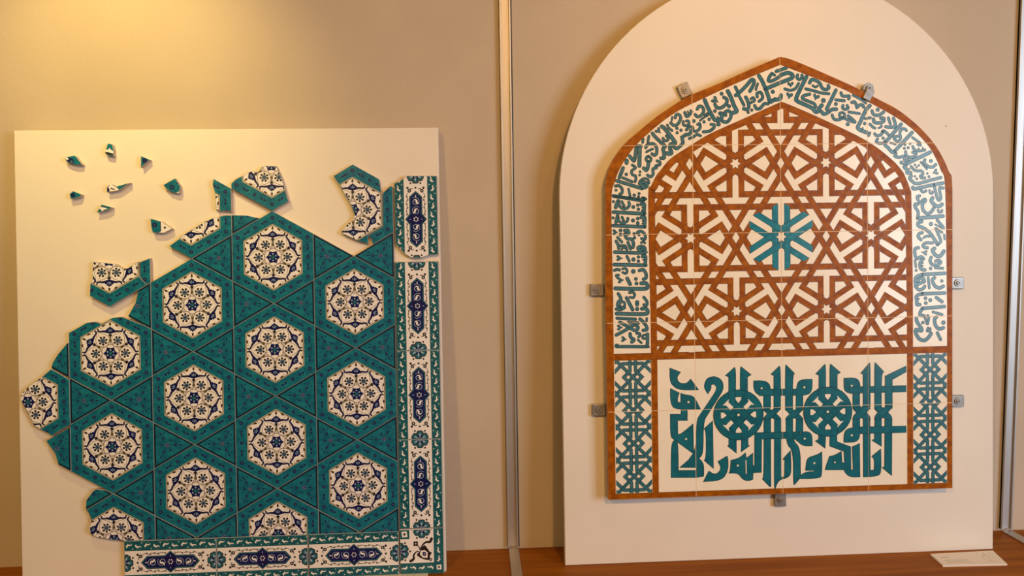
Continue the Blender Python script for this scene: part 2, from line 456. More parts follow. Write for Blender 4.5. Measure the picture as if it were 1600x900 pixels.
def mat(name, color, rough=0.5, metallic=0.0, color2=None, scale=20.0, bump=0.0, bscale=80.0, coat=0.0,
        stretch=(1, 1, 1), detail=4.0, spec=0.5):
    m = bpy.data.materials.new(name)
    m.use_nodes = True
    nt = m.node_tree
    b = nt.nodes['Principled BSDF']
    b.inputs['Base Color'].default_value = (*color, 1)
    b.inputs['Roughness'].default_value = rough
    b.inputs['Metallic'].default_value = metallic
    b.inputs['Specular IOR Level'].default_value = spec
    if coat:
        b.inputs['Coat Weight'].default_value = coat
        b.inputs['Coat Roughness'].default_value = 0.12
    tc = mp = None
    if color2 or bump:
        tc = nt.nodes.new('ShaderNodeTexCoord')
        mp = nt.nodes.new('ShaderNodeMapping')
        mp.inputs['Scale'].default_value = stretch
        nt.links.new(tc.outputs['Object'], mp.inputs['Vector'])
    if color2:
        n = nt.nodes.new('ShaderNodeTexNoise')
        n.inputs['Scale'].default_value = scale
        n.inputs['Detail'].default_value = detail
        nt.links.new(mp.outputs['Vector'], n.inputs['Vector'])
        r = nt.nodes.new('ShaderNodeValToRGB')
        r.color_ramp.elements[0].position = 0.35
        r.color_ramp.elements[1].position = 0.65
        r.color_ramp.elements[0].color = (*color, 1)
        r.color_ramp.elements[1].color = (*color2, 1)
        nt.links.new(n.outputs['Fac'], r.inputs['Fac'])
        nt.links.new(r.outputs['Color'], b.inputs['Base Color'])
    if bump:
        n2 = nt.nodes.new('ShaderNodeTexNoise')
        n2.inputs['Scale'].default_value = bscale
        n2.inputs['Detail'].default_value = 5
        nt.links.new(mp.outputs['Vector'], n2.inputs['Vector'])
        bp = nt.nodes.new('ShaderNodeBump')
        bp.inputs['Strength'].default_value = bump
        bp.inputs['Distance'].default_value = 0.002
        nt.links.new(n2.outputs['Fac'], bp.inputs['Height'])
        nt.links.new(bp.outputs['Normal'], b.inputs['Normal'])
    MATS[name] = m
    return m


mat('wall_paint', (0.52, 0.44, 0.35), 0.85, color2=(0.57, 0.485, 0.39), scale=3.0, bump=0.25, bscale=90, spec=0.2)
mat('board_white', (0.80, 0.76, 0.70), 0.55, color2=(0.83, 0.79, 0.73), scale=5, spec=0.3)
mat('shelf_wood', (0.235, 0.070, 0.005), 0.55, spec=0.12, color2=(0.350, 0.120, 0.010), scale=9, stretch=(0.25, 6, 6), bump=0.1, bscale=60)
mat('aluminium', (0.48, 0.46, 0.45), 0.5, metallic=0.85, color2=(0.56, 0.54, 0.53), scale=30, stretch=(40, 40, 0.4))
mat('steel', (0.36, 0.34, 0.32), 0.42, metallic=0.6, color2=(0.28, 0.265, 0.25), scale=60)
mat('steel_dark_gap_shade', (0.03, 0.026, 0.024), 0.6)  # screw centres, and the painted shadow gap beside the trims
mat('clay', (0.50, 0.37, 0.27), 0.9, color2=(0.58, 0.44, 0.33), scale=120, spec=0.1)
mat('rim', (0.34, 0.41, 0.45), 0.35)  # pale tone imitates the light caught by the tile bevels
mat('teal', (0.005, 0.118, 0.215), 0.22, color2=(0.010, 0.205, 0.295), scale=70, detail=6, coat=0.0)
mat('teal_dark', (0.003, 0.085, 0.170), 0.22, color2=(0.004, 0.110, 0.200), scale=60)
mat('band_green', (0.006, 0.100, 0.140), 0.22, color2=(0.012, 0.135, 0.165), scale=60)
mat('navy', (0.005, 0.009, 0.085), 0.2, color2=(0.008, 0.012, 0.125), scale=90)
mat('navy_line', (0.004, 0.014, 0.040), 0.25)
mat('motif_blue', (0.008, 0.024, 0.100), 0.22, color2=(0.016, 0.022, 0.130), scale=200)
mat('white_glaze', (0.86, 0.86, 0.90), 0.18, color2=(0.90, 0.90, 0.94), scale=25)
mat('cream_line', (0.62, 0.55, 0.40), 0.25)
mat('ink', (0.018, 0.012, 0.014), 0.3)
mat('brown_ink', (0.060, 0.030, 0.014), 0.3)
mat('red_ink', (0.22, 0.075, 0.045), 0.3)
mat('olive', (0.11, 0.085, 0.030), 0.3)
mat('sky', (0.36, 0.50, 0.68), 0.25)
mat('greyblue', (0.085, 0.150, 0.260), 0.25)
mat('leaf_green', (0.016, 0.130, 0.190), 0.25)
mat('arch_white', (0.91, 0.86, 0.74), 0.2, color2=(0.95, 0.90, 0.79), scale=18)
mat('rust', (0.410, 0.122, 0.001), 0.38, spec=0.14, color2=(0.260, 0.066, 0.001), scale=70, detail=6)
mat('rust_line', (0.115, 0.028, 0.006), 0.3)
mat('ink_teal', (0.030, 0.150, 0.210), 0.25, color2=(0.055, 0.200, 0.260), scale=90)
mat('ink_edge', (0.010, 0.038, 0.048), 0.3)
mat('turquoise', (0.010, 0.185, 0.290), 0.2, color2=(0.020, 0.255, 0.360), scale=60)
mat('turq_edge', (0.006, 0.055, 0.070), 0.25)
mat('grout', (0.80, 0.62, 0.40), 0.8)
mat('paper', (0.82, 0.76, 0.68), 0.6)
mat('print_grey', (0.33, 0.27, 0.21), 0.7)
mat('floor_stone', (0.20, 0.18, 0.16), 0.5, color2=(0.26, 0.24, 0.21), scale=4)

# ------------------------------------------------------------------ object helpers


def link(o, parent=None):
    COL.objects.link(o)
    if parent:
        o.parent = parent
    return o


def tag(o, label, cat, group=None):
    o['label'] = label
    o['category'] = cat
    if group:
        o['group'] = group
    return o


def mesh_obj(name, verts, faces, mats, idx=None, parent=None, smooth=False):
    me = bpy.data.meshes.new(name)
    me.from_pydata(verts, [], faces)
    for m in mats:
        me.materials.append(MATS[m])
    if idx:
        me.polygons.foreach_set('material_index', idx)
    if smooth:
        me.polygons.foreach_set('use_smooth', [True] * len(faces))
    me.update()
    return link(bpy.data.objects.new(name, me), parent)


def box_data(x0, x1, y0, y1, z0, z1, bev=0.0):
    import bmesh
    bm = bmesh.new()
    bmesh.ops.create_cube(bm, size=1)
    for v in bm.verts:
        v.co = Vector(((x0 + x1) / 2 + v.co.x * (x1 - x0), (y0 + y1) / 2 + v.co.y * (y1 - y0), (z0 + z1) / 2 + v.co.z * (z1 - z0)))
    if bev:
        bmesh.ops.bevel(bm, geom=bm.edges[:], offset=bev, segments=2, affect='EDGES', profile=0.5)
    bm.verts.index_update()
    vs = [v.co.copy() for v in bm.verts]
    fs = [[v.index for v in f.verts] for f in bm.faces]
    bm.free()
    return vs, fs


def box(name, x0, x1, y0, y1, z0, z1, m, parent=None, bev=0.0):
    vs, fs = box_data(x0, x1, y0, y1, z0, z1, bev)
    return mesh_obj(name, vs, fs, [m], parent=parent)


# ------------------------------------------------------------------ flat drawing kit


def area(p):
    return 0.5 * sum(p[i - 1][0] * p[i][1] - p[i][0] * p[i - 1][1] for i in range(len(p)))


def ccw(p):
    return list(p) if area(p) > 0 else list(reversed(p))


def clip_convex(subj, clip):
    out = list(subj)
    n = len(clip)
    for i in range(n):
        ax, ay = clip[i]
        bx, by = clip[(i + 1) % n]
        inp, out = out, []
        if not inp:
            return []
        for j in range(len(inp)):
            p, q = inp[j - 1], inp[j]
            dp = (bx - ax) * (p[1] - ay) - (by - ay) * (p[0] - ax)
            dq = (bx - ax) * (q[1] - ay) - (by - ay) * (q[0] - ax)
            if (dp >= 0) != (dq >= 0):
                t = dp / (dp - dq)
                out.append((p[0] + (q[0] - p[0]) * t, p[1] + (q[1] - p[1]) * t))
            if dq >= 0:
                out.append(q)
    return out


def triangles(p):
    p = ccw(p)
    tr = tessellate_polygon([[Vector((a, b, 0)) for a, b in p]])
    res = []
    for t in tr:
        q = [p[i] for i in t]
        if abs(area(q)) > 1e-6:
            res.append(ccw(q))
    return res


def convex(p):
    n = len(p)
    s = 0
    for i in range(n):
        a, b, c = p[i - 2], p[i - 1], p[i]
        z = (b[0] - a[0]) * (c[1] - b[1]) - (b[1] - a[1]) * (c[0] - b[0])
        if abs(z) < 1e-9:
            continue
        if s == 0:
            s = 1 if z > 0 else -1
        elif (z > 0) != (s > 0):
            return False
    return True


def bounds(p):
    xs = [a for a, b in p]
    ys = [b for a, b in p]
    return min(xs), max(xs), min(ys), max(ys)


def rot(p, deg, cx=0, cy=0):
    c, s = math.cos(R(deg)), math.sin(R(deg))
    return [(cx + x * c - y * s, cy + x * s + y * c) for x, y in p]


def smooth_line(p, n=5):
    if len(p) < 3:
        return list(p)
    q = [(2 * p[0][0] - p[1][0], 2 * p[0][1] - p[1][1])] + list(p) + [(2 * p[-1][0] - p[-2][0], 2 * p[-1][1] - p[-2][1])]
    out = []
    for i in range(1, len(q) - 2):
        p0, p1, p2, p3 = q[i - 1:i + 3]
        for k in range(n):
            t = k / n
            out.append(tuple(0.5 * (2 * p1[j] + (p2[j] - p0[j]) * t + (2 * p0[j] - 5 * p1[j] + 4 * p2[j] - p3[j]) * t * t
                                    + (3 * p1[j] - p0[j] - 3 * p2[j] + p3[j]) * t ** 3) for j in (0, 1)))
    out.append(tuple(p[-1]))
    return out


class Art:
    """flat glaze drawing in millimetres; thin layers of colour on a tile face"""

    def __init__(self, clips=None):
        self.clips = None if clips is None else [(c, bounds(c)) for c in clips]
        self.v, self.f, self.m, self.names = [], [], [], []

    def piece(self, q, z, m):
        if m not in self.names:
            self.names.append(m)
        b = len(self.v)
        face = 30.0 if z > 29 else 12.0 if z > 11 else 4.0
        z = face + (z - face) * 0.3          # keep the glaze layers paper-thin
        self.v += [(x / 1000, y / 1000, z / 1000) for x, y in q]
        self.f.append(list(range(b, b + len(q))))
        self.m.append(self.names.index(m))

    def poly(self, p, z, m):
        p = ccw(p)
        parts = [p] if convex(p) else triangles(p)
        for q in parts:
            if self.clips is None:
                self.piece(q, z, m)
                continue
            b = bounds(q)
            for c, cb in self.clips:
                if b[0] > cb[1] or b[1] < cb[0] or b[2] > cb[3] or b[3] < cb[2]:
                    continue
                r = clip_convex(q, c)
                if len(r) > 2 and abs(area(r)) > 1e-4:
                    self.piece(r, z, m)

    def disc(self, x, y, r, z, m, n=12, ry=None, a=0):
        ry = ry or r
        self.poly(rot([(r * math.cos(2 * math.pi * i / n), ry * math.sin(2 * math.pi * i / n)) for i in range(n)], a, x, y), z, m)

    def stroke(self, p, w, z, m, caps=True, closed=False):
        """constant-width line; w may be a (start, end) pair"""
        if closed:
            p = list(p) + [p[0]]
        n = len(p)
        ws = [w / 2] * n if not isinstance(w, tuple) else [(w[0] + (w[1] - w[0]) * i / (n - 1)) / 2 for i in range(n)]
        dirs = []
        for i in range(n - 1):
            dx, dy = p[i + 1][0] - p[i][0], p[i + 1][1] - p[i][1]
            l = math.hypot(dx, dy) or 1e-9
            dirs.append((dx / l, dy / l))
        offs = []
        for i in range(n):
            if closed:
                a, b = dirs[(i - 1) % (n - 1)], dirs[i % (n - 1)]
            else:
                a, b = dirs[max(0, i - 1)], dirs[min(n - 2, i)]
            nx, ny = -(a[1] + b[1]), a[0] + b[0]
            l = math.hypot(nx, ny)
            if l < 1e-6:
                nx, ny, l = -b[1], b[0], 1
            nx, ny = nx / l, ny / l
            k = max(0.45, nx * -b[1] + ny * b[0])
            offs.append((nx / k * ws[i], ny / k * ws[i]))
        for i in range(n - 1):
            a, b = p[i], p[i + 1]
            q = [(a[0] + offs[i][0], a[1] + offs[i][1]), (a[0] - offs[i][0], a[1] - offs[i][1]),
                 (b[0] - offs[i + 1][0], b[1] - offs[i + 1][1]), (b[0] + offs[i + 1][0], b[1] + offs[i + 1][1])]
            self.poly(q, z, m)
        if caps and not closed:
            for i in (0, -1):
                if ws[i] > 0.3:
                    d = dirs[0] if i == 0 else dirs[-1]
                    g = math.degrees(math.atan2(d[1], d[0])) + (90 if i == 0 else -90)
                    self.poly(rot([(ws[i] * math.cos(R(k * 22.5)), ws[i] * math.sin(R(k * 22.5))) for k in range(9)], g, p[i][0], p[i][1]), z, m)

    def build(self, name, parent=None):
        return mesh_obj(name, self.v, self.f, self.names, self.m, parent)


def inset(p, d):
    """move every side of a polygon inwards by d"""
    p = ccw(p)
    n = len(p)
    out = []
    for i in range(n):
        a, b, c = p[i - 1], p[i], p[(i + 1) % n]
        d1 = Vector((b[0] - a[0], b[1] - a[1])).normalized()
        d2 = Vector((c[0] - b[0], c[1] - b[1])).normalized()
        n1 = Vector((-d1.y, d1.x))
        n2 = Vector((-d2.y, d2.x))
        s = n1 + n2
        if s.length < 1e-4:
            s = n1
        s.normalize()
        k = max(0.5, s.dot(n1))
        out.append((b[0] + s.x / k * d, b[1] + s.y / k * d))
    return out


def dedupe(p, eps=0.4):
    out = []
    for q in p:
        if not out or math.hypot(q[0] - out[-1][0], q[1] - out[-1][1]) > eps:
            out.append(q)
    while len(out) > 3 and math.hypot(out[0][0] - out[-1][0], out[0][1] - out[-1][1]) < eps:
        out.pop()
    return out


def slab(name, p, t, face, parent=None, bev=0.45, side='clay', rim='rim', base=0.0):
    """fired tile body: unglazed back and sides, a thin rim coloured as an edge highlight, a glazed face"""
    p = dedupe(ccw(p))
    q = inset(p, bev)
    n = len(p)
    v = [(x / 1000, y / 1000, base / 1000) for x, y in p] + [(x / 1000, y / 1000, (t - bev) / 1000) for x, y in p] + \
        [(x / 1000, y / 1000, t / 1000) for x, y in q]
    f, m = [], []
    for i in range(n):
        j = (i + 1) % n
        f.append([i, j, n + j, n + i]); m.append(0)
        f.append([n + i, n + j, 2 * n + j, 2 * n + i]); m.append(1)
    for t3 in tessellate_polygon([[Vector((a, b, 0)) for a, b in p]]):
        w = [p[i] for i in t3]
        s = list(t3) if area(w) > 0 else list(reversed(t3))
        f.append(list(reversed(s))); m.append(0)
        f.append([2 * n + i for i in s]); m.append(2)
    return mesh_obj(name, v, f, [side, rim, face], m, parent)


def plane_matrix(y0, lean, out=0.0, u=0.0, v=0.0, z0=0.8, roll=0.0):
    """frame on a leaning board: x along it, y up its slope, z towards the viewer"""
    vx, vy, vz = Vector((1, 0, 0)), Vector((0, math.sin(lean), math.cos(lean))), Vector((0, -math.cos(lean), math.sin(lean)))
    o = Vector((0, y0, z0)) + vx * u + vy * v + vz * out
    m = Matrix(((vx.x, vy.x, vz.x, o.x), (vx.y, vy.y, vz.y, o.y), (vx.z, vy.z, vz.z, o.z), (0, 0, 0, 1)))
    return m @ Matrix.Rotation(roll, 4, 'Z')


LEFT = (-0.11328, 0.0796)
ARCH = (-0.10496, 0.050)


def on_left(o, u, v, out=0.0):
    o.matrix_world = plane_matrix(LEFT[0], LEFT[1], out, u / 1000, v / 1000)


# ------------------------------------------------------------------ the setting
def structure(o):
    o['kind'] = 'structure'
    return o


structure(box('wall_back', -2.2, 2.6, 0.0, 0.12, 0.0, 3.3, 'wall_paint'))
structure(box('floor', -2.2, 2.6, -3.6, 0.12, -0.1, 0.0, 'floor_stone'))


def profile(name, x0, x1):
    """aluminium joint cover: flat web between two thin raised lips"""
    w = x1 - x0
    vs, fs = [], []
    for a, b, d in ((x0, x1, 0.006), (x0, x0 + 0.004, 0.011), (x1 - 0.004, x1, 0.011)):
        v, f = box_data(a, b, -d, 0.0, 0.806, 3.3, 0.0006)
        k = len(vs)
        vs += v
        fs += [[i + k for i in q] for q in f]
    v, f = box_data(x1, x1 + 0.003, -0.004, 0.0, 0.806, 3.3, 0.0004)  # dark strip standing in for the shadow line right of the trim
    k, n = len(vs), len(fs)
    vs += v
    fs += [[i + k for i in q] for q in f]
    return structure(mesh_obj(name, vs, fs, ['aluminium', 'steel_dark_gap_shade'], [0] * n + [1] * len(f)))


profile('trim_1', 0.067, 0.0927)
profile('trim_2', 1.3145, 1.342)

shelf = bpy.data.objects.new('display_shelf', None)
link(shelf)
tag(shelf, 'long reddish brown wooden display shelf below both tile panels', 'shelf')
box('shelf_top', -2.2, 2.6, -0.55, 0.0, 0.76, 0.80, 'shelf_wood', shelf, 0.003)
box('front_panel', -2.2, 2.6, -0.52, -0.49, 0.0, 0.76, 'shelf_wood', shelf, 0.002)
structure(box('trim_3', 0.069, 0.0935, -0.55, -0.011, 0.80, 0.8035, 'aluminium', bev=0.0008))
structure(box('trim_4', 1.3155, 1.341, -0.55, -0.011, 0.80, 0.8035, 'aluminium', bev=0.0008))

# ------------------------------------------------------------------ the two leaning boards
LB = slab('backing_board', [(-1020.3, 0.3), (-79.0, 0.3), (-78.4, 1018), (-1020.3, 1019.2)], 0, 'board_white', None, 1.0, 'board_white', 'board_white', base=-20)
on_left(LB, 0, 0)
tag(LB, 'square cream white board on the left, carrying broken turquoise tiles', 'board')

pts = [(195.9, 0.3), (1223.3, 0.3)]
for i in range(65):
    a = math.pi * i / 64
    pts.append((709.6 + 513.7 * math.cos(a), 850 + 513.7 * math.sin(a)))
pts = [(x - 698.7, y) for x, y in pts]
AB = slab('arched_board', pts, 0, 'board_white', None, 1.0, 'board_white', 'board_white', base=-20)
AB.matrix_world = plane_matrix(ARCH[0], ARCH[1], 0, 0.6987, 0)
tag(AB, 'large cream white round-topped board on the right, behind the arched tile panel', 'board')

mark = Art()
mark.disc(0, 0, 1.5, 12.0, 'brown_ink', 8)
hole = mark.build('nail_hole', AB)
hole.location = (NAIL[0] / 1000, NAIL[1] / 1000, -0.0117)

# ------------------------------------------------------------------ hexagonal star tiles
RH = 103.7
HEX = [(RH * math.cos(R(90 + 60 * i)), RH * math.sin(R(90 + 60 * i))) for i in range(6)]
T_TILE = 12.0


def hexagon(r):
    return [(r * math.cos(R(90 + 60 * i)), r * math.sin(R(90 + 60 * i))) for i in range(6)]


def ring_flower(a, x, y, r, z, m, heart):
    a.disc(x, y, r, z, m, 10)
    a.disc(x, y, r * 0.32, z + 0.1, heart, 6)


def leaf(l, w, bend=0.0):
    h = l / 2
    return [(-h, bend), (-h * 0.5, w * 0.42), (0, w * 0.5 - bend * 0.4), (h * 0.5, w * 0.35), (h, bend), (h * 0.5, -w * 0.35), (0, -w * 0.5 - bend * 0.4), (-h * 0.5, -w * 0.3)]


def hex_border(clips=None):
    a = Art(clips)
    z = T_TILE + 0.12
    o, i_ = hexagon(RH - 0.7), hexagon(74.6)
    for k in range(6):
        j = (k + 1) % 6
        a.poly([o[k], o[j], i_[j], i_[k]], z, 'teal')
    c = hexagon(89.2)
    for k in range(6):
        p, q = c[k], c[(k + 1) % 6]
        ang = math.degrees(math.atan2(q[1] - p[1], q[0] - p[0]))
        mx, my = (p[0] + q[0]) / 2, (p[1] + q[1]) / 2
        ring_flower(a, p[0], p[1], 4.5, z + 0.12, 'motif_blue', 'greyblue')
        ring_flower(a, mx, my, 4.1, z + 0.12, 'motif_blue', 'greyblue')
        for t in (0.25, 0.75):
            x, y = p[0] + (q[0] - p[0]) * t, p[1] + (q[1] - p[1]) * t
            for s in (-1, 1):
                a.poly(rot(leaf(8.5, 4.4), ang + s * 14, x + s * 4.2 * math.cos(R(ang)), y + s * 4.2 * math.sin(R(ang))), z + 0.12, 'motif_blue')
            for s in (-1, 1):
                a.poly(rot(leaf(6.5, 2.2), ang + 90 + s * 35, x - s * 1.2 * math.cos(R(ang)), y - s * 1.2 * math.sin(R(ang))), z + 0.2, 'navy')
            a.disc(x, y, 1.2, z + 0.3, 'greyblue', 6)
        for t in (0.12, 0.38, 0.62, 0.88):
            for s in (-1, 1):
                x, y = p[0] + (q[0] - p[0]) * t, p[1] + (q[1] - p[1]) * t
                nx, ny = math.cos(R(ang + 90)), math.sin(R(ang + 90))
                a.poly(rot(leaf(4.6, 1.8), ang + s * 40, x + nx * 4.6 * s, y + ny * 4.6 * s), z + 0.12, 'teal_dark')
    return a


def hex_medallion(clips=None):
    a = Art(clips)
    z = T_TILE + 0.25
    a.poly(hexagon(74.8), z, 'cream_line')
    a.poly(hexagon(73.2), z + 0.08, 'ink')
    a.poly(hexagon(72.0), z + 0.16, 'cream_line')
    a.poly(hexagon(71.2), z + 0.24, 'white_glaze')
    z += 0.34
    wing = [(-26.8, 54.2), (-25.6, 51.4), (-21, 50.6), (-15, 51.6), (-9.5, 51.4), (-9.2, 54), (-6.2, 54.4), (-5.2, 57.4), (-2.4, 57.6), (0, 60.6), (2.4, 57.6), (5.2, 57.4), (6.2, 54.4), (9.2, 54),
            (9.5, 51.4), (15, 51.6), (21, 50.6), (25.6, 51.4), (26.8, 54.2), (28.6, 52.4), (27.0, 48.4), (21, 47.2), (14, 47.0), (7, 45.4), (3, 44.2), (0, 42.8), (-3, 44.2), (-7, 45.4), (-14, 47.0), (-21, 47.2), (-27.0, 48.4), (-28.6, 52.4)]
    heart = [(56.5, 0), (49, 6.2), (41.5, 12.2), (34, 15), (26.5, 13.6), (20.8, 8.6), (18.4, 0)]
    heart = smooth_line(heart, 3)
    heart = heart + [(x, -y) for x, y in reversed(heart[1:-1])]
    for k in range(6):
        g = 60 * k
        a.poly(rot(wing, g), z, 'navy')
        a.stroke(rot([(-22, 48.6), (-9, 48.6)], g), (1.0, 2.0), z + 0.1, 'ink', False)
        a.stroke(rot([(22, 48.6), (9, 48.6)], g), (1.0, 2.0), z + 0.1, 'ink', False)
        for s in (-1, 1):
            x, y = rot([(26.6 * s, 53.2)], g)[0]
            a.disc(x, y, 2.1, z, 'ink', 8)
            a.poly(rot(rot(leaf(10.5, 3.8, -1.2), -38 * s, 14.0 * s, 61.5), g), z, 'brown_ink')
            a.stroke(rot([(s * 18, 55.0), (s * 20.5, 56.5), (s * 22, 55.4)], g), 1.0, z, 'olive', False)
            a.stroke(rot([(s * 2.2, 49), (s * 4.0, 53.6)], g), 1.2, z + 0.12, 'sky', False)
        a.stroke(rot([(0, 48.5), (0, 55.2)], g), 1.2, z + 0.12, 'sky', False)
        a.poly(rot([(0, 70.2 - 8.6), (2.0, 70.2 - 7.4), (2.4, 70.2 - 4.6), (1.0, 70.2 - 0.6), (0, 70.2), (-1.0, 70.2 - 0.6), (-2.4, 70.2 - 4.6), (-2.0, 70.2 - 7.4)], g), z, 'brown_ink')
        a.poly(rot([(-4.6, 41.5), (0, 43.5), (4.6, 41.5), (1.2, 36), (0.9, 31), (-0.9, 31), (-1.2, 36)], g), z, 'ink')
        x, y = rot([(0, 28.6)], g)[0]
        a.disc(x, y, 3.4, z + 0.1, 'olive', 8)
        # petal outline, inner flower
        a.stroke(rot(heart, g + 0), 0.9, z + 0.05, 'brown_ink', False, True)
        x, y = rot([(32.4, 0)], g)[0]
        for q in range(7):
            t = R(g + q * 360 / 7)
            a.disc(x + 8.0 * math.cos(t), y + 8.0 * math.sin(t), 2.7, z + 0.05, 'ink', 8)
        for q in range(6):
            t = R(g + q * 60)
            a.disc(x + 3.4 * math.cos(t), y + 3.4 * math.sin(t), 2.5, z + 0.1, 'greyblue', 7)
        a.disc(x, y, 1.5, z + 0.2, 'motif_blue', 6)
        a.stroke(rot([(41, 0), (47, 2.5), (53, 0)], g), 0.6, z + 0.05, 'red_ink', False)
        # tracery between the star and the petals
        a.stroke(rot([(15.5, 0), (20.5, 5.0), (17.0, 9.6), (21.5, 12.4)], g), 0.9, z + 0.05, 'red_ink', False)
        a.stroke(rot([(15.5, 0), (20.5, -5.0), (17.0, -9.6), (21.5, -12.4)], g), 0.9, z + 0.05, 'red_ink', False)
        a.stroke(rot([(0, 28), (-5.5, 22.5), (-3, 17)], g), 0.8, z + 0.05, 'brown_ink', False)
        a.stroke(rot([(0, 28), (5.5, 22.5), (3, 17)], g), 0.8, z + 0.05, 'brown_ink', False)
    star = []
    for k in range(12):
        r = 15.6 if k % 2 == 0 else 11.6
        star.append((r * math.cos(R(30 * k)), r * math.sin(R(30 * k))))
    a.poly(star, z + 0.1, 'navy')
    for k in range(6):
        t = R(30 + 60 * k)
        a.poly(rot(leaf(4.6, 3.4), 120 + 60 * k, 7.6 * math.cos(t), 7.6 * math.sin(t)), z + 0.2, 'sky')
    a.disc(0, 0, 5.6, z + 0.26, 'motif_blue', 12)
    a.disc(0, 0, 4.2, z + 0.32, 'leaf_green', 10)
    return a


def at_hex(i, k):
    return -993.6 + 180.13 * i, 726.6 - 208.0 * k


HEXGROUP = None
hex_root = link(bpy.data.objects.new('hexagonal_tile', None))
slab('tile_body', HEX, T_TILE, 'teal', hex_root)
hex_border().build('glazed_border', hex_root)
hex_medallion().build('medallion', hex_root)


def copy_tree(o, parent=None):
    c = o.copy()
    COL.objects.link(c)
    if parent:
        c.parent = parent
    for ch in list(o.children):
        copy_tree(ch, c)
    return c


WHOLE = [
    (3, 0, 'whole hexagonal star tile at the very top of the tiled field, beneath the pointed fragment'),
    (3, 1, 'whole hexagonal star tile, second down in the column below the topmost whole one'),
    (3, 2, 'whole hexagonal star tile just above the half tile cut by the bottom border'),
    (2, 0.5, 'whole hexagonal star tile in the second full column, its upper left side on bare board'),
    (2, 1.5, 'whole hexagonal star tile left of centre, ringed by six other star tiles'),
    (2, 2.5, 'whole hexagonal star tile touching the bottom border, left one of the two that do'),
    (4, 0.5, 'uppermost whole hexagonal star tile along the vertical border'),
    (4, 1.5, 'middle whole hexagonal star tile along the vertical border'),
    (4, 2.5, 'whole hexagonal star tile in the corner between the bottom and the vertical border'),
    (1, 2, 'leftmost whole hexagonal star tile, lower left edge lying on bare board'),
]
# column 1 counts one step lower
GH = 'whole hexagonal star tiles'
first = True
for i, k, lab in WHOLE:
    o = hex_root if first else copy_tree(hex_root)
    first = False
    u, v = at_hex(i, k)
    on_left(o, u, v)
    tag(o, lab, 'tile', GH)

BORDER_TOP = 100.2


def broken_hex(name, key, i, k, label, medal=True, keep=None):
    u, v = at_hex(i, k)
    poly = keep if keep is not None else KEEP[key]
    poly = [(x - u, y - v) for x, y in poly]
    out = clip_convex(ccw(poly), HEX)
    if v - RH < BORDER_TOP:
        c = BORDER_TOP - v
        out = clip_convex(out, [(-300, c), (300, c), (300, 400), (-300, 400)])
    out = dedupe(out)
    root = link(bpy.data.objects.new(name, None))
    slab('tile_body', out, T_TILE, 'teal', root, 0.6)
    cl = triangles(inset(out, 0.8))
    hex_border(cl).build('glazed_border', root)
    m = hex_medallion(cl)
    if m.f:
        m.build('medallion', root)
    on_left(root, u, v)
    tag(root, label, 'tile')
    return root


ALL = [(-2000, -500), (500, -500), (500, 2000), (-2000, 2000)]
broken_hex('chipped_hexagonal_tile', 'c1chip', 1, 1, 'hexagonal star tile with its top corner bitten off, at the upper left')
broken_hex('tile_fragment', 'c0', 0, 1.5, 'broken right half of a star tile reaching furthest left on the board')
broken_hex('tile_fragment', 'c1b', 1, 3, 'broken star tile at the lower left above the end of the bottom border')
broken_hex('cut_hexagonal_tile', None, 3, 3, 'upper half of a star tile cut off by the middle of the bottom border', keep=ALL)
broken_hex('tile_fragment', 'c1f', 1, 0, 'broken lower half of a star tile below the small loose shards, left of the field')
broken_hex('tile_fragment', 'c1g', 1, 0, 'narrow teal sliver pointing up at the right of a broken star tile', False)
broken_hex('tile_fragment', 'c3f', 3, -1, 'pointed broken star tile fragment standing on the topmost whole tile')
broken_hex('tile_fragment', 'c2g', 2, -0.5, 'Y-branch shaped teal fragment with a white edge, left of the pointed fragment')
broken_hex('tile_fragment', 'c2f', 2, -0.5, 'long slanting star tile fragment with a white strip, upper left edge of the field')
broken_hex('tile_fragment', 'c4f', 4, -0.5, 'crescent shaped broken star tile at the upper right of the field')
broken_hex('tile_fragment', 'c4g', 4, -0.5, 'plain teal side fragment wedged between the crescent fragment and the border', False)

# ------------------------------------------------------------------ triangular tiles (local: apex towards +x)
ST = 104.0
HT = ST * math.sqrt(3) / 2
TRI0 = [(-HT / 3, -ST / 2), (2 * HT / 3, 0), (-HT / 3, ST / 2)]
TRI = inset(TRI0, 0.35)


def tri_art(clips=None):
    a = Art(clips)
    z = T_TILE + 0.12
    o, i_ = inset(TRI0, 1.2), inset(TRI0, 4.4)
    for k in range(3):
        j = (k + 1) % 3
        a.poly([o[k], o[j], i_[j], i_[k]], z, 'navy_line')
    for k in range(3):
        g = 120 * k
        a.stroke(rot([(4, 0), (26, 0)], g), 0.8, z, 'motif_blue', False)
        x, y = rot([(17.5, 0)], g)[0]
        ring_flower(a, x, y, 3.3, z + 0.1, 'motif_blue', 'greyblue')
        a.poly(rot(leaf(9, 3.2), g, *rot([(29, 0)], g)[0]), z, 'motif_blue')
        for s in (-1, 1):
            a.poly(rot(leaf(6.5, 2.4), g + s * 28, *rot([(23, s * 3.6)], g)[0]), z, 'teal_dark')
            a.poly(rot(leaf(6, 2.4), g + 60 + s * 50, *rot([(13.5, s * 4.0)], g + 60)[0]), z, 'teal_dark')
        a.poly(rot(leaf(8, 3.6), g + 60, *rot([(12.5, 0)], g + 60)[0]), z + 0.05, 'motif_blue')
        for t in (-20, 20):
            a.poly(rot(leaf(6, 2.6), g + 150, *rot([(20.0, t)], g + 60)[0]), z, 'motif_blue')
    a.disc(0, 0, 5.4, z + 0.1, 'motif_blue', 12)
    for q in range(7):
        t = R(q * 360 / 7)
        a.disc(3.6 * math.cos(t), 3.6 * math.sin(t), 0.95, z + 0.2, 'sky', 5)
    a.disc(0, 0, 1.3, z + 0.2, 'greyblue', 6)
    return a


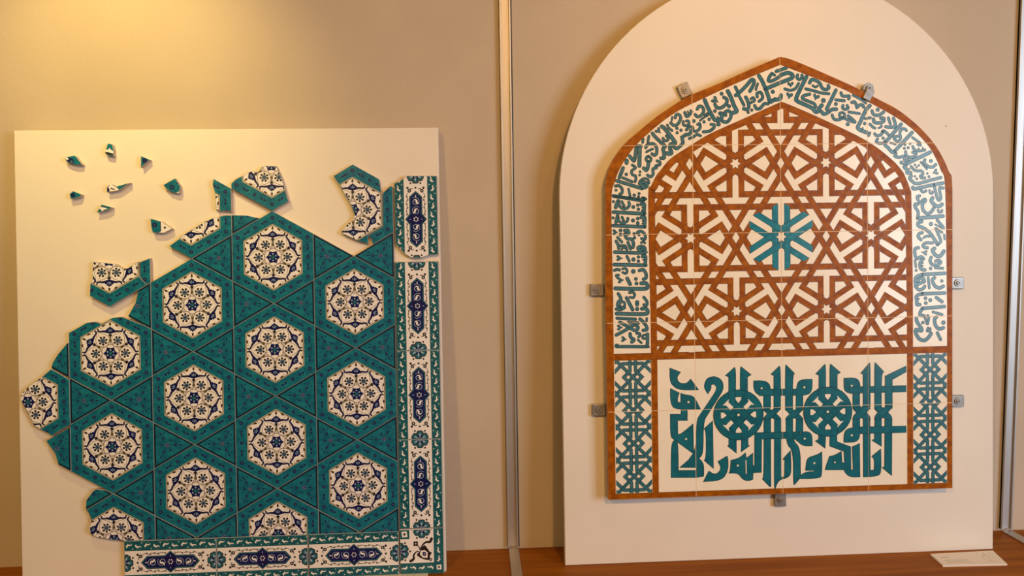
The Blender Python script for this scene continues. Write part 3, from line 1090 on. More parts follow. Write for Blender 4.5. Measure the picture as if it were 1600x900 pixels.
tri_root = link(bpy.data.objects.new('triangular_tile', None))
slab('tile_body', TRI, T_TILE, 'teal', tri_root)
tri_art().build('painted_face', tri_root)


def tri_place(i, k, side):
    """side +1: sits on the right edge of hexagon (i, k), apex to the right; -1: mirror"""
    u, v = at_hex(i, k)
    return u + side * (90.07 + HT / 3), v


TRIS = [
    (0, 1.5, 1, 'whole triangular tile pointing right, beside the fragment reaching furthest left'),
    (1, 1, 1, 'triangular tile pointing right, beside the star tile with the bitten top corner'),
    (1, 2, 1, 'triangular tile pointing right, at the right side of the leftmost whole star tile'),
    (2, 0.5, 1, 'triangular tile pointing right, beside the upper star tile of the second full column'),
    (2, 1.5, -1, 'triangular tile pointing left, at the left side of the ringed star tile left of centre'),
    (2, 1.5, 1, 'triangular tile pointing right, at the right side of the ringed star tile left of centre'),
    (2, 2.5, -1, 'triangular tile pointing left, at the left of the left star tile on the bottom border'),
    (2, 2.5, 1, 'triangular tile pointing right, at the right of the left star tile on the bottom border'),
    (3, 0, -1, 'triangular tile pointing left, at the left of the topmost whole star tile'),
    (3, 0, 1, 'triangular tile pointing right with bare upper edge, right of the topmost whole star tile'),
    (3, 1, -1, 'triangular tile pointing left, at the left of the second star tile below the pointed fragment'),
    (3, 1, 1, 'triangular tile pointing right, at the right of the second star tile below the pointed fragment'),
    (3, 2, -1, 'triangular tile pointing left, at the left of the star tile above the half tile'),
    (3, 2, 1, 'triangular tile pointing right, at the right of the star tile above the half tile'),
    (4, 0.5, -1, 'triangular tile pointing left, at the left of the uppermost star tile along the border'),
    (4, 1.5, -1, 'triangular tile pointing left, at the left of the middle star tile along the border'),
    (4, 2.5, -1, 'triangular tile pointing left, at the left of the star tile in the border corner'),
    (5, 0, -1, 'triangular tile against the vertical border, highest of its kind, below the crescent fragment'),
    (5, 1, -1, 'triangular tile with its upright side on the vertical border, above the middle star tile there'),
    (5, 2, -1, 'triangular tile with its upright side on the vertical border, below the middle star tile there'),
]
first = True
for i, k, s, lab in TRIS:
    o = tri_root if first else copy_tree(tri_root)
    first = False
    u, v = tri_place(i, k, s)
    o.matrix_world = plane_matrix(LEFT[0], LEFT[1], 0, u / 1000, v / 1000, roll=0 if s > 0 else math.pi)
    tag(o, lab, 'tile', 'whole triangular tiles')


def broken_tri(name, key, i, k, s, label, keep=None):
    u, v = tri_place(i, k, s)
    poly = keep if keep is not None else KEEP[key]
    loc = [((x - u) * s, (y - v) * s) for x, y in poly]
    out = clip_convex(ccw(loc), TRI)
    if v - ST / 2 < BORDER_TOP:
        c = (BORDER_TOP - v) * s
        half = [(-300, c), (300, c), (300, 400), (-300, 400)] if s > 0 else [(-300, -400), (300, -400), (300, c), (-300, c)]
        out = clip_convex(out, half)
    out = dedupe(out)
    root = link(bpy.data.objects.new(name, None))
    slab('tile_body', out, T_TILE, 'teal', root, 0.6)
    tri_art(triangles(inset(out, 0.8))).build('painted_face', root)
    root.matrix_world = plane_matrix(LEFT[0], LEFT[1], 0, u / 1000, v / 1000, roll=0 if s > 0 else math.pi)
    tag(root, label, 'tile')


broken_tri('broken_triangular_tile', 't1', 1, 1, -1, 'broken triangular piece at the left of the star tile with the bitten corner')
broken_tri('broken_triangular_tile', 't2', 1, 2, -1, 'broken triangular piece at the left of the leftmost whole star tile')
broken_tri('broken_triangular_tile', 't3', 0, 2.5, 1, 'broken triangular tip pointing right, above the broken star tile at lower left')
broken_tri('broken_triangular_tile', 't4', 2, 0.5, -1, 'broken triangular piece below the narrow teal sliver')
broken_tri('broken_triangular_tile', 't5', 2, -0.5, 1, 'broken triangular piece with a rounded top, left of the topmost whole star tile')
broken_tri('cut_triangular_tile', None, 1, 3, 1, 'triangular tile cut by the bottom border, right of the broken star tile at lower left', ALL)
broken_tri('cut_triangular_tile', None, 3, 3, -1, 'triangular tile cut by the bottom border, left of the half star tile', ALL)
broken_tri('cut_triangular_tile', None, 3, 3, 1, 'triangular tile cut by the bottom border, right of the half star tile', ALL)
broken_tri('cut_triangular_tile', None, 5, 3, -1, 'small triangular tile cut off in the inner corner of the two borders', ALL)

# ------------------------------------------------------------------ border tiles (local: x across, y along)
BW, BLEN = 49.3, 100.85


def bird(a, x, y, ang, flip, z, m='white_glaze', s=1.0):
    """little split-leaf spray"""
    def T(p):
        return rot([(q[0] * flip * s, q[1] * s) for q in p], ang, x, y)
    a.poly(T(smooth_line([(3.4, 7.4), (0.2, 6.2), (-0.9, 2.6), (-0.4, -0.6), (-1.8, -3.2), (-4.6, -4.2), (-2.2, -6.4), (1.0, -5.6), (2.6, -2.6), (4.6, -1.6), (2.4, 0.4), (1.4, 3.4), (1.8, 5.4)], 2)), z, m)
    a.poly(T([(5.4, 3.4), (6.2, 4.6), (6.0, 2.6)]), z, m)


def swirl(a, x, y, fx, fy, z):
    def T(p):
        return [(x + q[0] * fx * 1.3, y + q[1] * fy * 1.15) for q in p]
    a.stroke(T(smooth_line([(-5.6, 6.0), (-1.5, 8.4), (4.8, 5.0), (5.6, -1.0), (2.0, -5.6), (-3.4, -4.8), (-5.0, 0.0), (-2.0, 3.0)], 3)), (0.8, 1.4), z, 'sky', False)
    a.poly(T([(-4.0, 3.2), (-1.0, 4.8), (2.6, 3.2), (3.2, -1.6), (6.2, -5.4), (1.2, -4.2), (-0.8, -0.6), (0.6, 1.6), (-1.6, 2.6)]), z + 0.05, 'white_glaze')


def band_art(x0, x1, y0, y1, clips, n=10, phase=0):
    a = Art(clips)
    z = T_TILE + 0.12
    a.poly([(x0, y0), (x1, y0), (x1, y1), (x0, y1)], z, 'band_green')
    step = (y1 - y0) / n
    c = (x0 + x1) / 2
    for k in range(n):
        y = y0 + (k + 0.5) * step
        f = 1 if (k + phase) % 2 else -1
        bird(a, c + f * 1.2, y, 0 if f > 0 else 8, f, z + 0.12)
        a.disc(c - f * 6.6, y + step * 0.42, 1.2, z + 0.12, 'white_glaze', 6)
        a.poly(rot(leaf(7, 2.4), 60 * f, c - f * 6.0, y - 1), z + 0.06, 'motif_blue')
        a.poly(rot(leaf(6, 2.2), -40 * f, c + f * 6.0, y + step * 0.5), z + 0.06, 'teal_dark')
    return a


def rosette(a, x, y, z):
    for q in range(6):
        t = 90 + q * 60
        p = [(5.0, 0), (9.0, -5.2), (14.0, -8.2), (18.4, -7.2), (20.6, -3.2), (20.0, 0), (20.6, 3.2), (18.4, 7.2), (14.0, 8.2), (9.0, 5.2)]
        a.poly(rot(p, t, x, y), z, 'ink')
        a.poly(rot([(8.0 + (u - 8.0) * 0.86, v * 0.78) for u, v in p], t, x, y), z + 0.07, 'leaf_green')
        a.poly(rot([(6, 0), (10, -2.2), (15.5, 0), (10, 2.2)], t, x, y), z + 0.14, 'sky')
        a.poly(rot(leaf(9, 3.4), t + 30, *rot([(7.6, 0)], t + 30, x, y)[0]), z + 0.16, 'navy')
        a.disc(*rot([(4.0, 0)], t, x, y)[0], 1.1, z + 0.24, 'sky', 6)
        a.disc(*rot([(22.4, 0)], t + 30, x, y)[0], 2.3, z + 0.05, 'ink', 8)
    a.disc(x, y, 6.2, z + 0.18, 'navy', 12)
    for q in range(6):
        a.disc(x + 3.6 * math.cos(R(q * 60)), y + 3.6 * math.sin(R(q * 60)), 0.9, z + 0.26, 'sky', 5)


def cartouche_art(clips):
    a = Art(clips)
    z = T_TILE + 0.12
    y1 = BLEN - 1.0
    a.poly([(-24.6, -y1), (24.6, -y1), (24.6, y1), (-24.6, y1)], z, 'white_glaze')
    z += 0.1
    oct_ = [(0, 64), (14.4, 51), (14.4, 12), (24.2, 0), (14.4, -12), (14.4, -51), (0, -64), (-14.4, -51), (-14.4, -12), (-24.2, 0), (-14.4, 12), (-14.4, 51)]
    a.poly(oct_, z, 'leaf_green')
    a.stroke(oct_, 0.8, z + 0.05, 'ink', False, True)
    a.poly([(0, 60.5), (12.0, 49), (12.0, 11), (22, 0), (12.0, -11), (12.0, -49), (0, -60.5), (-12.0, -49), (-12.0, -11), (-22, 0), (-12.0, 11), (-12.0, 49)], z + 0.1, 'navy')
    zz = z + 0.2
    swirl(a, 0, 40.5, 1, 1, zz)
    swirl(a, 0, 19.5, -1, 1, zz)
    swirl(a, 0, -18.5, 1, -1, zz)
    swirl(a, 0, -39.5, -1, -1, zz)
    for s in (-1, 1):
        a.poly(rot(leaf(7, 2.0), 90, 0, 52.5 * s), zz, 'white_glaze')
        a.poly(rot(leaf(5, 1.8), 0, 13.4 * s, 0), zz, 'sky')
    for q in range(6):
        a.disc(4.6 * math.cos(R(q * 60 + 30)), 4.6 * math.sin(R(q * 60 + 30)), 1.5, zz, 'white_glaze', 7)
    for sx in (-1, 1):
        for sy in (-1, 1):
            def T(p):
                return [(x * sx, y * sy) for x, y in p]
            a.disc(14.2 * sx, 64.5 * sy, 4.2, z, 'ink', 9)
            a.disc(14.2 * sx, 64.5 * sy, 1.4, z + 0.1, 'white_glaze', 6)
            a.disc(18.0 * sx, 71.5 * sy, 2.8, z, 'ink', 8)
            a.stroke(T([(14, 64), (18, 71)]), 1.6, z, 'ink', False)
            a.stroke(T(smooth_line([(13.0, 68.0), (9.0, 70.0), (6.0, 67.0)], 3)), (2.4, 0.8), z, 'ink', False)
            a.stroke(T(smooth_line([(17.5, 60), (20.4, 54), (18.0, 48), (20.6, 40), (19.0, 32), (20.8, 22), (20.0, 13), (17.6, 9)], 3)), 1.3, z, 'brown_ink', False)
            for yy, xx, an in ((51, 20.6, 60), (43.5, 17.4, 110), (34, 21.4, 60), (26, 18.2, 120), (17, 21.0, 80)):
                a.poly(rot(leaf(5.6, 2.2), an * sx * sy, xx * sx, yy * sy), z, 'ink')
            a.poly(rot(leaf(7.5, 2.2), 115 * sx * sy, 20.4 * sx, 11 * sy), z, 'brown_ink')
        a.poly([(0, sx * 71.5 + 3), (3, sx * 71.5), (0, sx * 71.5 - 3), (-3, sx * 71.5)], z, 'ink')
    for s in (-1, 1):
        rosette(a, 0, 101.2 * s, z)
    return a


def border_tile(name, keep=None):
    root = link(bpy.data.objects.new(name, None))
    out = [(-BW, -BLEN), (BW, -BLEN), (BW, BLEN), (-BW, BLEN)]
    if keep:
        out = dedupe(clip_convex(ccw(keep), out))
    slab('tile_body', out, T_TILE, 'white_glaze', root, 0.8)
    cl = triangles(inset(out, 0.9))
    band_art(-BW + 0.6, -26.6, -BLEN + 0.6, BLEN - 0.6, cl).build('vine_band', root)
    band_art(26.6, BW - 1.2, -BLEN + 0.6, BLEN - 0.6, cl, 10, 1).build('vine_band', root)
    cartouche_art(cl).build('cartouche_panel', root)
    return root


bt = border_tile('border_tile')
BORDER = [
    (-132.0, 610.4, 0, 'upright border tile with a navy cartouche, just below the broken displaced one'),
    (-132.1, 408.4, 0, 'upright border tile in the middle of the vertical border'),
    (-132.3, 206.4, 0, 'lowest upright border tile, directly above the corner tile'),
    (-691.6, 50.6, -90, 'border tile at the left end of the bottom row, lying on its side'),
    (-489.2, 50.8, -90, 'middle one of the three sideways border tiles of the bottom row'),
    (-285.6, 51.0, -90, 'sideways border tile of the bottom row next to the corner tile'),
]
for n_, (u, v, ang, lab) in enumerate(BORDER):
    o = bt if n_ == 0 else copy_tree(bt)
    o.matrix_world = plane_matrix(LEFT[0], LEFT[1], 0, u / 1000, v / 1000, roll=R(ang))
    tag(o, lab, 'tile', 'whole border tiles')
tu, tv = -131.6, 807.4
bk = border_tile('broken_border_tile', [(x - tu, y - tv) for x, y in KEEP['top']])
on_left(bk, tu, tv)
tag(bk, 'broken border tile with chipped left corners, topmost and set apart from the others', 'tile')

# corner tile
ct = link(bpy.data.objects.new('corner_border_tile', None))
CW = 49.4
slab('tile_body', [(-CW, -CW - 2.6), (CW, -CW - 2.6), (CW, CW + 1.4), (-CW, CW + 1.4)], T_TILE, 'white_glaze', ct, 0.5)
a = Art()
z = T_TILE + 0.12
a.poly([(-CW + .6, -26.6), (-CW + .6, -CW - 2), (CW - 1, -CW - 2), (26.6, -26.6)], z, 'band_green')
a.poly([(26.6, -26.6), (CW - 1, -CW - 2), (CW - 1, CW + .9), (26.6, CW + .9)], z, 'band_green')
for k in range(4):
    f = 1 if k % 2 else -1
    bird(a, 37.4, 40 - 19.5 * k, 0, f, z + .12)
    bird(a, -40 + 19.5 * k, -37.6, 90, f, z + .12)
a.poly([(32, -33), (43, -32), (43.5, -43), (33, -43.5)], z + .12, 'white_glaze')
a.disc(37.8, -37.8, 2.6, z + .2, 'ink', 6)
a.build('vine_band', ct)
a = Art()
a.poly([(-CW + .6, -24.4), (24.4, -24.4), (24.4, CW - .6), (-26.0, CW - .6), (-26.0, 26.0), (-CW + .6, 26.0)], z, 'white_glaze')
a.poly([(-CW + .6, 28.2), (-28.0, 28.2), (-28.0, CW - .6), (-CW + .6, CW - .6)], z, 'band_green')
a.poly([(-46, 45), (-34, 46), (-32, 33), (-44, 32)], z + .12, 'white_glaze')
a.disc(-39, 39, 3.0, z + .2, 'ink', 6)
half = Art([[(-CW + .6, -24.4), (24.4, -24.4), (24.4, CW - .6), (-CW + .6, CW - .6)]])
rosette(half, 0, CW, z + .1)
rosette(half, -CW, 0, z + .1)
for vv, ff, mm in zip(list(half.f), half.f, half.m):
    a.piece([(half.v[i][0] * 1000, half.v[i][1] * 1000) for i in ff], 12.0 + (half.v[ff[0]][2] * 1000 - 12.0) / 0.3, half.names[mm])
zz = z + .12
a.stroke(smooth_line([(-3, 10), (-1, -2), (6, -9), (15, -10), (20, -3)], 4), (1.4, 5.5), zz, 'ink', False)
a.stroke(smooth_line([(-7, 12), (-4, 3), (2, 14), (10, 20), (18, 20), (22, 27)], 4), (1.4, 6.5), zz, 'ink')
a.stroke(smooth_line([(-3, -2), (-12, -1), (-19, -9), (-19, -17), (-26, -22)], 4), (1.4, 6.5), zz, 'ink')
a.poly(smooth_line([(0, 8), (6, 13), (12, 6), (17, -4), (16, -20), (4, -19), (-6, -14), (-12, -8), (-6, -2)]), zz, 'ink')
a.poly([(-3, 1), (6, 2), (13, -4), (12, -16), (2, -15), (-5, -8)], zz + .08, 'white_glaze')
a.poly([(1, -2), (7, -2), (10, -7), (7, -12), (1, -10)], zz + .16, 'navy')
a.disc(5, -7, 1.4, zz + .24, 'white_glaze', 6)
for t in range(4):
    a.disc(-14 + 3.4 * math.cos(R(45 + 90 * t)), 17 + 3.4 * math.sin(R(45 + 90 * t)), 3.2, zz, 'ink', 8)
a.disc(-14, 17, 1.6, zz + .1, 'white_glaze', 6)
a.stroke([(-11, 13), (-4, 5)], 1.2, zz, 'ink', False)
a.disc(19, -20, 4.6, zz, 'ink', 4)
a.disc(19, -20, 1.4, zz + .1, 'white_glaze', 6)
a.build('arabesque_panel', ct)
on_left(ct, -132.4, 53.8)
tag(ct, 'square corner border tile at the lower right of the left board', 'tile')

# ------------------------------------------------------------------ loose shards
SH_LABEL = [
    'loose teal shard furthest to the left among the small pieces, white spot on it',
    'loose shard highest on the board, teal with a white stripe',
    'loose three-cornered teal shard on the right of the highest shard',
    'long white and navy loose shard in the middle of the ring of small pieces',
    'small plain teal loose shard below the furthest left one',
    'loose teal shard with a white vine mark, below the long white and navy one',
    'squarish loose teal shard with a white corner, right of the long white one',
    'half teal, half white loose shard lowest of the small pieces',
]
for n_, p in enumerate(SHARDS):
    cx = sum(q[0] for q in p) / len(p)
    cy = sum(q[1] for q in p) / len(p)
    loc = dedupe([(x - cx, y - cy) for x, y in p])
    root = link(bpy.data.objects.new('tile_shard', None))
    slab('shard_body', loc, T_TILE, 'white_glaze' if n_ == 3 else 'teal', root, 0.5)
    a = Art(triangles(inset(loc, 0.5)))
    z = T_TILE + .12
    if n_ == 0:
        a.disc(-3, -1, 7.5, z, 'motif_blue', 10)
        a.disc(-11, 5, 4.6, z + .1, 'white_glaze', 8, 2.4, -35)
        a.disc(-1, -2, 3, z + .1, 'greyblue', 8)
    elif n_ == 1:
        a.poly([(-14, 0), (-2, 2), (0, 6), (2, 2), (10, -4), (9, -8), (-4, -4), (-14, -4)], z, 'white_glaze')
        a.poly([(-12, -4.5), (-4, -4.6), (9, -8.6), (9, -11), (-12, -8)], z + .05, 'ink')
    elif n_ == 2:
        a.disc(2, 1, 6, z, 'motif_blue', 9)
    elif n_ == 3:
        a.poly([(-26, 14), (-15, 9), (-18, 2), (-14, -5), (-17, -14), (-26, -10)], z, 'navy')
        a.disc(-16, 4, 2.6, z + .1, 'sky', 7)
        a.stroke([(-17, 14), (6, -3)], 1.6, z, 'olive', False)
        a.poly([(-12, 0), (-2, -4), (-4, -6), (-12, -3)], z, 'brown_ink')
        a.poly([(2, 3), (32, 13), (18, 2), (6, -6)], z + .05, 'teal')
        a.poly(rot(leaf(8, 3), 25, 16, 6), z + .1, 'motif_blue')
    elif n_ == 4:
        a.disc(-4, 0, 5, z, 'motif_blue', 9)
    elif n_ == 5:
        a.poly([(-11, 2), (-2, 4), (10, 0), (2, -2), (-3, -6), (-5, -2)], z, 'white_glaze')
        a.stroke([(-9, 6), (12, 1)], 1.5, z, 'ink', False)
    elif n_ == 6:
        a.disc(-5, 2, 5.4, z, 'motif_blue', 10)
        a.disc(-5, 2, 1.8, z + .1, 'greyblue', 6)
        a.disc(8, 12, 3.4, z, 'motif_blue', 8)
        a.poly([(-2, -14), (22, 0), (22, -20), (0, -20)], z + .1, 'white_glaze')
        a.stroke([(-4, -13.5), (22, -1.5)], 1.0, z + .2, 'ink', False)
    else:
        a.poly([(3.5, 30), (40, 0), (10, -20), (-3, -13), (4.5, -8)], z, 'white_glaze')
        a.stroke([(3.5, 20), (4.5, -8), (-3, -13)], 1.2, z + .1, 'ink', False)
        ring_flower(a, -9, 5, 5.6, z + .1, 'motif_blue', 'greyblue')
        a.disc(13, -1, 2.6, z + .1, 'ink', 7)
    if a.f:
        a.build('painted_face', root)
    on_left(root, cx, cy)
    tag(root, SH_LABEL[n_], 'shard', 'loose tile shards')

# ------------------------------------------------------------------ arched tile panel
PX0, PX1, PY0 = -404.6, 404.5, 160.6
def strip(a, p, q, z, m):
    n = min(len(p), len(q))
    for i in range(n - 1):
        a.poly([p[i], p[i + 1], q[i + 1], q[i]], z, m)


def resample(p, n):
    d = [0]
    for i in range(1, len(p)):
        d.append(d[-1] + math.hypot(p[i][0] - p[i - 1][0], p[i][1] - p[i - 1][1]))
    out = []
    j = 0
    for k in range(n):
        t = d[-1] * k / (n - 1)
        while j < len(d) - 2 and d[j + 1] < t:
            j += 1
        s = (t - d[j]) / ((d[j + 1] - d[j]) or 1)
        out.append((p[j][0] + (p[j + 1][0] - p[j][0]) * s, p[j][1] + (p[j + 1][1] - p[j][1]) * s))
    return out


def apex_split(p):
    k = max(range(len(p)), key=lambda i: p[i][1])
    return smooth_line(p[:k + 1], 4), smooth_line(p[k:], 4)


OL, OR_ = apex_split([(PX0, 600)] + OUTER + [(PX1, 600)])
FL, FR_ = apex_split([(-388.0, 600)] + FRAME_IN + [(391.8, 600)])
IL, IR = apex_split([(-303.0, 600)] + BAND_IN + [(310.6, 600)])
N = 140
outline = [(PX0, PY0), (PX1, PY0)] + [q for q in reversed(OR_) if q[1] > 600] + [q for q in reversed(OL[:-1]) if q[1] > 600]
pan = link(bpy.data.objects.new('arched_tile_panel', None))
PAN_T = 30.0
cells = []
XS = [PX0 - 1, -201.8, 0.9, 203.6, PX1 + 1]
YS = [PY0 - 1, 361.2, 563.2, 763.2, 963.0, 1200]
solid = ccw(outline)
GAP = 0.45
for r_ in range(5):
    for c_ in range(4):
        q = [(XS[c_] + GAP, YS[r_] + GAP), (XS[c_ + 1] - GAP, YS[r_] + GAP), (XS[c_ + 1] - GAP, YS[r_ + 1] - GAP), (XS[c_] + GAP, YS[r_ + 1] - GAP)]
        p = clip_convex(solid, q)
        if len(p) > 2 and abs(area(p)) > 60:
            p = dedupe(p, 0.15)
            cells.append(p)
            slab('square_tile', p, PAN_T, 'arch_white', pan, 0.15, 'clay', 'grout', base=10)
slab('grout_bed', inset(outline, 1.5), PAN_T - 0.2, 'grout', pan, 0.3, 'grout', 'grout', base=8)
CELLS = []
for r_ in range(5):
    for c_ in range(4):
        g = GAP + 0.15
        CELLS.append([(XS[c_] + g, YS[r_] + g), (XS[c_ + 1] - g, YS[r_] + g), (XS[c_ + 1] - g, YS[r_ + 1] - g), (XS[c_] + g, YS[r_ + 1] - g)])


def cut(region):
    """every tile cell limited to a convex region"""
    res = []
    for c in CELLS:
        q = dedupe(clip_convex(ccw(region), c), 0.05)
        if len(q) > 2 and abs(area(q)) > 1:
            res += [ccw(q)] if convex(q) else triangles(q)
    return res


Z0 = PAN_T + 0.15
# brown frame: outer border, inner arch, rails
fr = Art(CELLS)
for p, q in ((OL, FL), (OR_, FR_)):
    strip(fr, resample(p, N), resample(q, N), Z0, 'rust')


def offset_line(p, d):
    out = []
    for i in range(len(p)):
        a_, b_ = p[max(0, i - 1)], p[min(len(p) - 1, i + 1)]
        dx, dy = b_[0] - a_[0], b_[1] - a_[1]
        l = math.hypot(dx, dy)
        out.append((p[i][0] + dy / l * d, p[i][1] - dx / l * d))
    return out


INL = resample(IL, N)
INR = resample(IR, N)
IL2 = offset_line(INL, 14.6)
IR2 = offset_line(INR, 14.6)
apx = (INL[-1][0], INL[-1][1] - 16.2)
IL2[-1] = apx
IR2[0] = apx
strip(fr, INL, IL2, Z0, 'rust')
strip(fr, INR, IR2, Z0, 'rust')
for x0, x1 in ((PX0, -388.0), (391.8, PX1)):
    fr.poly([(x0, PY0), (x1, PY0), (x1, 601), (x0, 601)], Z0, 'rust')
for x0, x1 in ((-303.0, -288.4), (296.0, 310.6)):
    fr.poly([(x0, 173), (x1, 173), (x1, 601), (x0, 601)], Z0, 'rust')
fr.poly([(PX0, PY0), (PX1, PY0), (PX1, 173.2), (PX0, 173.2)], Z0 + .02, 'rust')
fr.poly([(-388, 478.2), (391.8, 478.2), (391.8, 493.2), (-388, 493.2)], Z0 + .02, 'rust')
for p in (INL, INR, IL2, IR2, resample(FL, N), resample(FR_, N)):
    fr.stroke(p, 0.9, Z0 + .1, 'rust_line', False)
for p in ([(-388, 173.2), (391.8, 173.2)], [(-388, 478.2), (391.8, 478.2)], [(-388, 493.2), (391.8, 493.2)]):
    fr.stroke(p, 0.9, Z0 + .1, 'rust_line', False)
fr.build('brown_frame', pan)

# star lattice inside the arch
region = [(-288.4, 493.2), (296.0, 493.2)] + [(x, y) for x, y in reversed(IR2) if y > 594] + [(x, y) for x, y in reversed(IL2[:-1]) if y > 594]
lat = Art(cut(region))
SX, SY = 210.4, 167.6
CX, CY = 1.2, 752.6
stars = []
for j in range(-3, 4):
    for i in range(-4, 5):
        x = CX + (i + 0.5 * (j % 2)) * SX
        y = CY + j * SY
        if -440 < x < 440 and 350 < y < 1260:
            stars.append((x, y))
BWID = 14.2
dlen = math.hypot(SX / 2, SY)
dd = SX * SY / dlen
fam = [((1, 0), SY), ((SX / 2 / dlen, SY / dlen), dd), ((SX / 2 / dlen, -SY / dlen), dd)]
STEM = []
for (dx, dy), dist in fam:
    STEM += [((-dy, dx), dist / 2), ((dy, -dx), dist / 2)]


def bar(a, p, d, l0, l1, w, z, m, e=None, ew=1.1, em=None):
    """straight bar from p along unit d between l0 and l1"""
    n = (-d[1], d[0])
    q = [(p[0] + d[0] * l + n[0] * s, p[1] + d[1] * l + n[1] * s) for l, s in ((l0, -w / 2), (l1, -w / 2), (l1, w / 2), (l0, w / 2))]
    a.poly(q, z, m)
    if em:
        for s in (-1, 1):
            o = s * (w / 2 - ew / 2)
            a.poly([(p[0] + d[0] * l + n[0] * (o + t), p[1] + d[1] * l + n[1] * (o + t)) for l, t in ((l0, -ew / 2), (l1, -ew / 2), (l1, ew / 2), (l0, ew / 2))], z + .04, em)


for fi, ((dx, dy), dist) in enumerate(fam):
    nx, ny = -dy, dx
    for j in range(-6, 7):
        for s in (-1, 1):
            off = (j + 0.5) * dist + s * 14.2
            bar(lat, (CX + nx * off, CY + ny * off), (dx, dy), -700, 700, BWID, Z0 + .05 + fi * .08, 'rust', em='rust_line')
inner_d = SY / 2 - 14.2
for sx, sy in stars:
    for k, ((dx, dy), dist) in enumerate(STEM):
        n = (-dy, dx)
        for s in (-1, 1):
            p = (sx + n[0] * s * 13.4, sy + n[1] * s * 13.4)
            bar(lat, p, (dx, dy), 4, dist - 7.6, BWID, Z0 + .32 + (k % 3) * .05 + (0.02 if s > 0 else 0), 'rust', em='rust_line')
for sx, sy in stars:
    for (dx, dy), dist in STEM:
        n = (-dy, dx)
        w = 6.9
        lat.poly([(sx + dx * l + n[0] * t, sy + dy * l + n[1] * t) for l, t in ((30, -1.6), (34, -w), (dist + 1, -w), (dist + 1, w), (34, w), (30, 1.6))], Z0 + .56, 'arch_white')
    lat.poly([(sx + (12.5 if q % 2 == 0 else 7.0) * math.cos(R(30 * q)), sy + (12.5 if q % 2 == 0 else 7.0) * math.sin(R(30 * q))) for q in range(12)], Z0 + .56, 'arch_white')
lat.build('star_lattice', pan)

# turquoise centre star
tq = Art(CELLS)
sx, sy = CX, CY
for k, ((dx, dy), dist) in enumerate(STEM):
    n = (-dy, dx)
    for s in (-1, 1):
        p = (sx + n[0] * s * 14.0, sy + n[1] * s * 14.0)
        e = dist - 7.2
        q = [(p[0] + dx * l + n[0] * t * s, p[1] + dy * l + n[1] * t * s) for l, t in ((4, -7.1), (e, -7.1), (e - 8, 7.1), (4, 7.1))]
        zz = Z0 + .62 + (k % 3) * .06 + (0.02 if s > 0 else 0)
        tq.poly(q, zz, 'turquoise')
        for t0 in (-6.6, 6.6):
            tq.poly([(p[0] + dx * l + n[0] * (t0 * s + t), p[1] + dy * l + n[1] * (t0 * s + t)) for l, t in ((4, -.6), (e - (8 if t0 > 0 else 0), -.6), (e - (8 if t0 > 0 else 0), .6), (4, .6))], zz + .03, 'turq_edge')
for (dx, dy), dist in STEM:
    n = (-dy, dx)
    tq.poly([(sx + dx * l + n[0] * t, sy + dy * l + n[1] * t) for l, t in ((30, -1.6), (34, -6.9), (dist - 6, -6.9), (dist - 6, 6.9), (34, 6.9), (30, 1.6))], Z0 + .86, 'arch_white')
tq.poly([(sx + (12.5 if q % 2 == 0 else 7.0) * math.cos(R(30 * q)), sy + (12.5 if q % 2 == 0 else 7.0) * math.sin(R(30 * q))) for q in range(12)], Z0 + .86, 'arch_white')
tq.build('turquoise_star', pan)

# knot-work side strips
KX = [(-386.6, -303.6), (311.2, 391.2)]
for x0, x1 in KX:
    reg = [(x0, 174.0), (x1, 174.0), (x1, 477.6), (x0, 477.6)]
    kn = Art(cut(reg))
    cx = (x0 + x1) / 2
    W = 8.2
    P = 75.9
    zz = Z0 + .05
    y0 = 174.0

    def band(p, lz):
        kn.stroke(p, W, lz, 'ink_edge', False)
        kn.stroke(p, W - 2.4, lz + .04, 'ink_teal', False)

    for j in range(-1, 5):
        yc = y0 + P * (j + 0.5)
        yb = yc + P / 2
        # long diagonals through the middle of each knot
        band([(cx - 48, yc - 48), (cx + 48, yc + 48)], zz)
        # flat bands between two knots, turning out to the edges
        for s in (-1, 1):
            band([(cx - 46, yb + s * 30), (cx - 23, yb + s * 7), (cx + 23, yb + s * 7), (cx + 46, yb + s * 30)], zz + .1)
        band([(cx - 48, yc + 48), (cx + 48, yc - 48)], zz + .2)
        # upright bands bent outwards round the knot
        for s in (-1, 1):
            band([(cx + s * 6.4, yb), (cx + s * 6.4, yc + 14.4), (cx + s * 20.8, yc), (cx + s * 6.4, yc - 14.4), (cx + s * 6.4, yc - P / 2)], zz + .3)
    kn.build('knotwork_strip', pan)

# inscription band
ins = Art(CELLS)
EDGE = 1.5


def pts_of(tok):
    return [tuple(int(c) / 10 for c in t.split(',')) for t in tok]


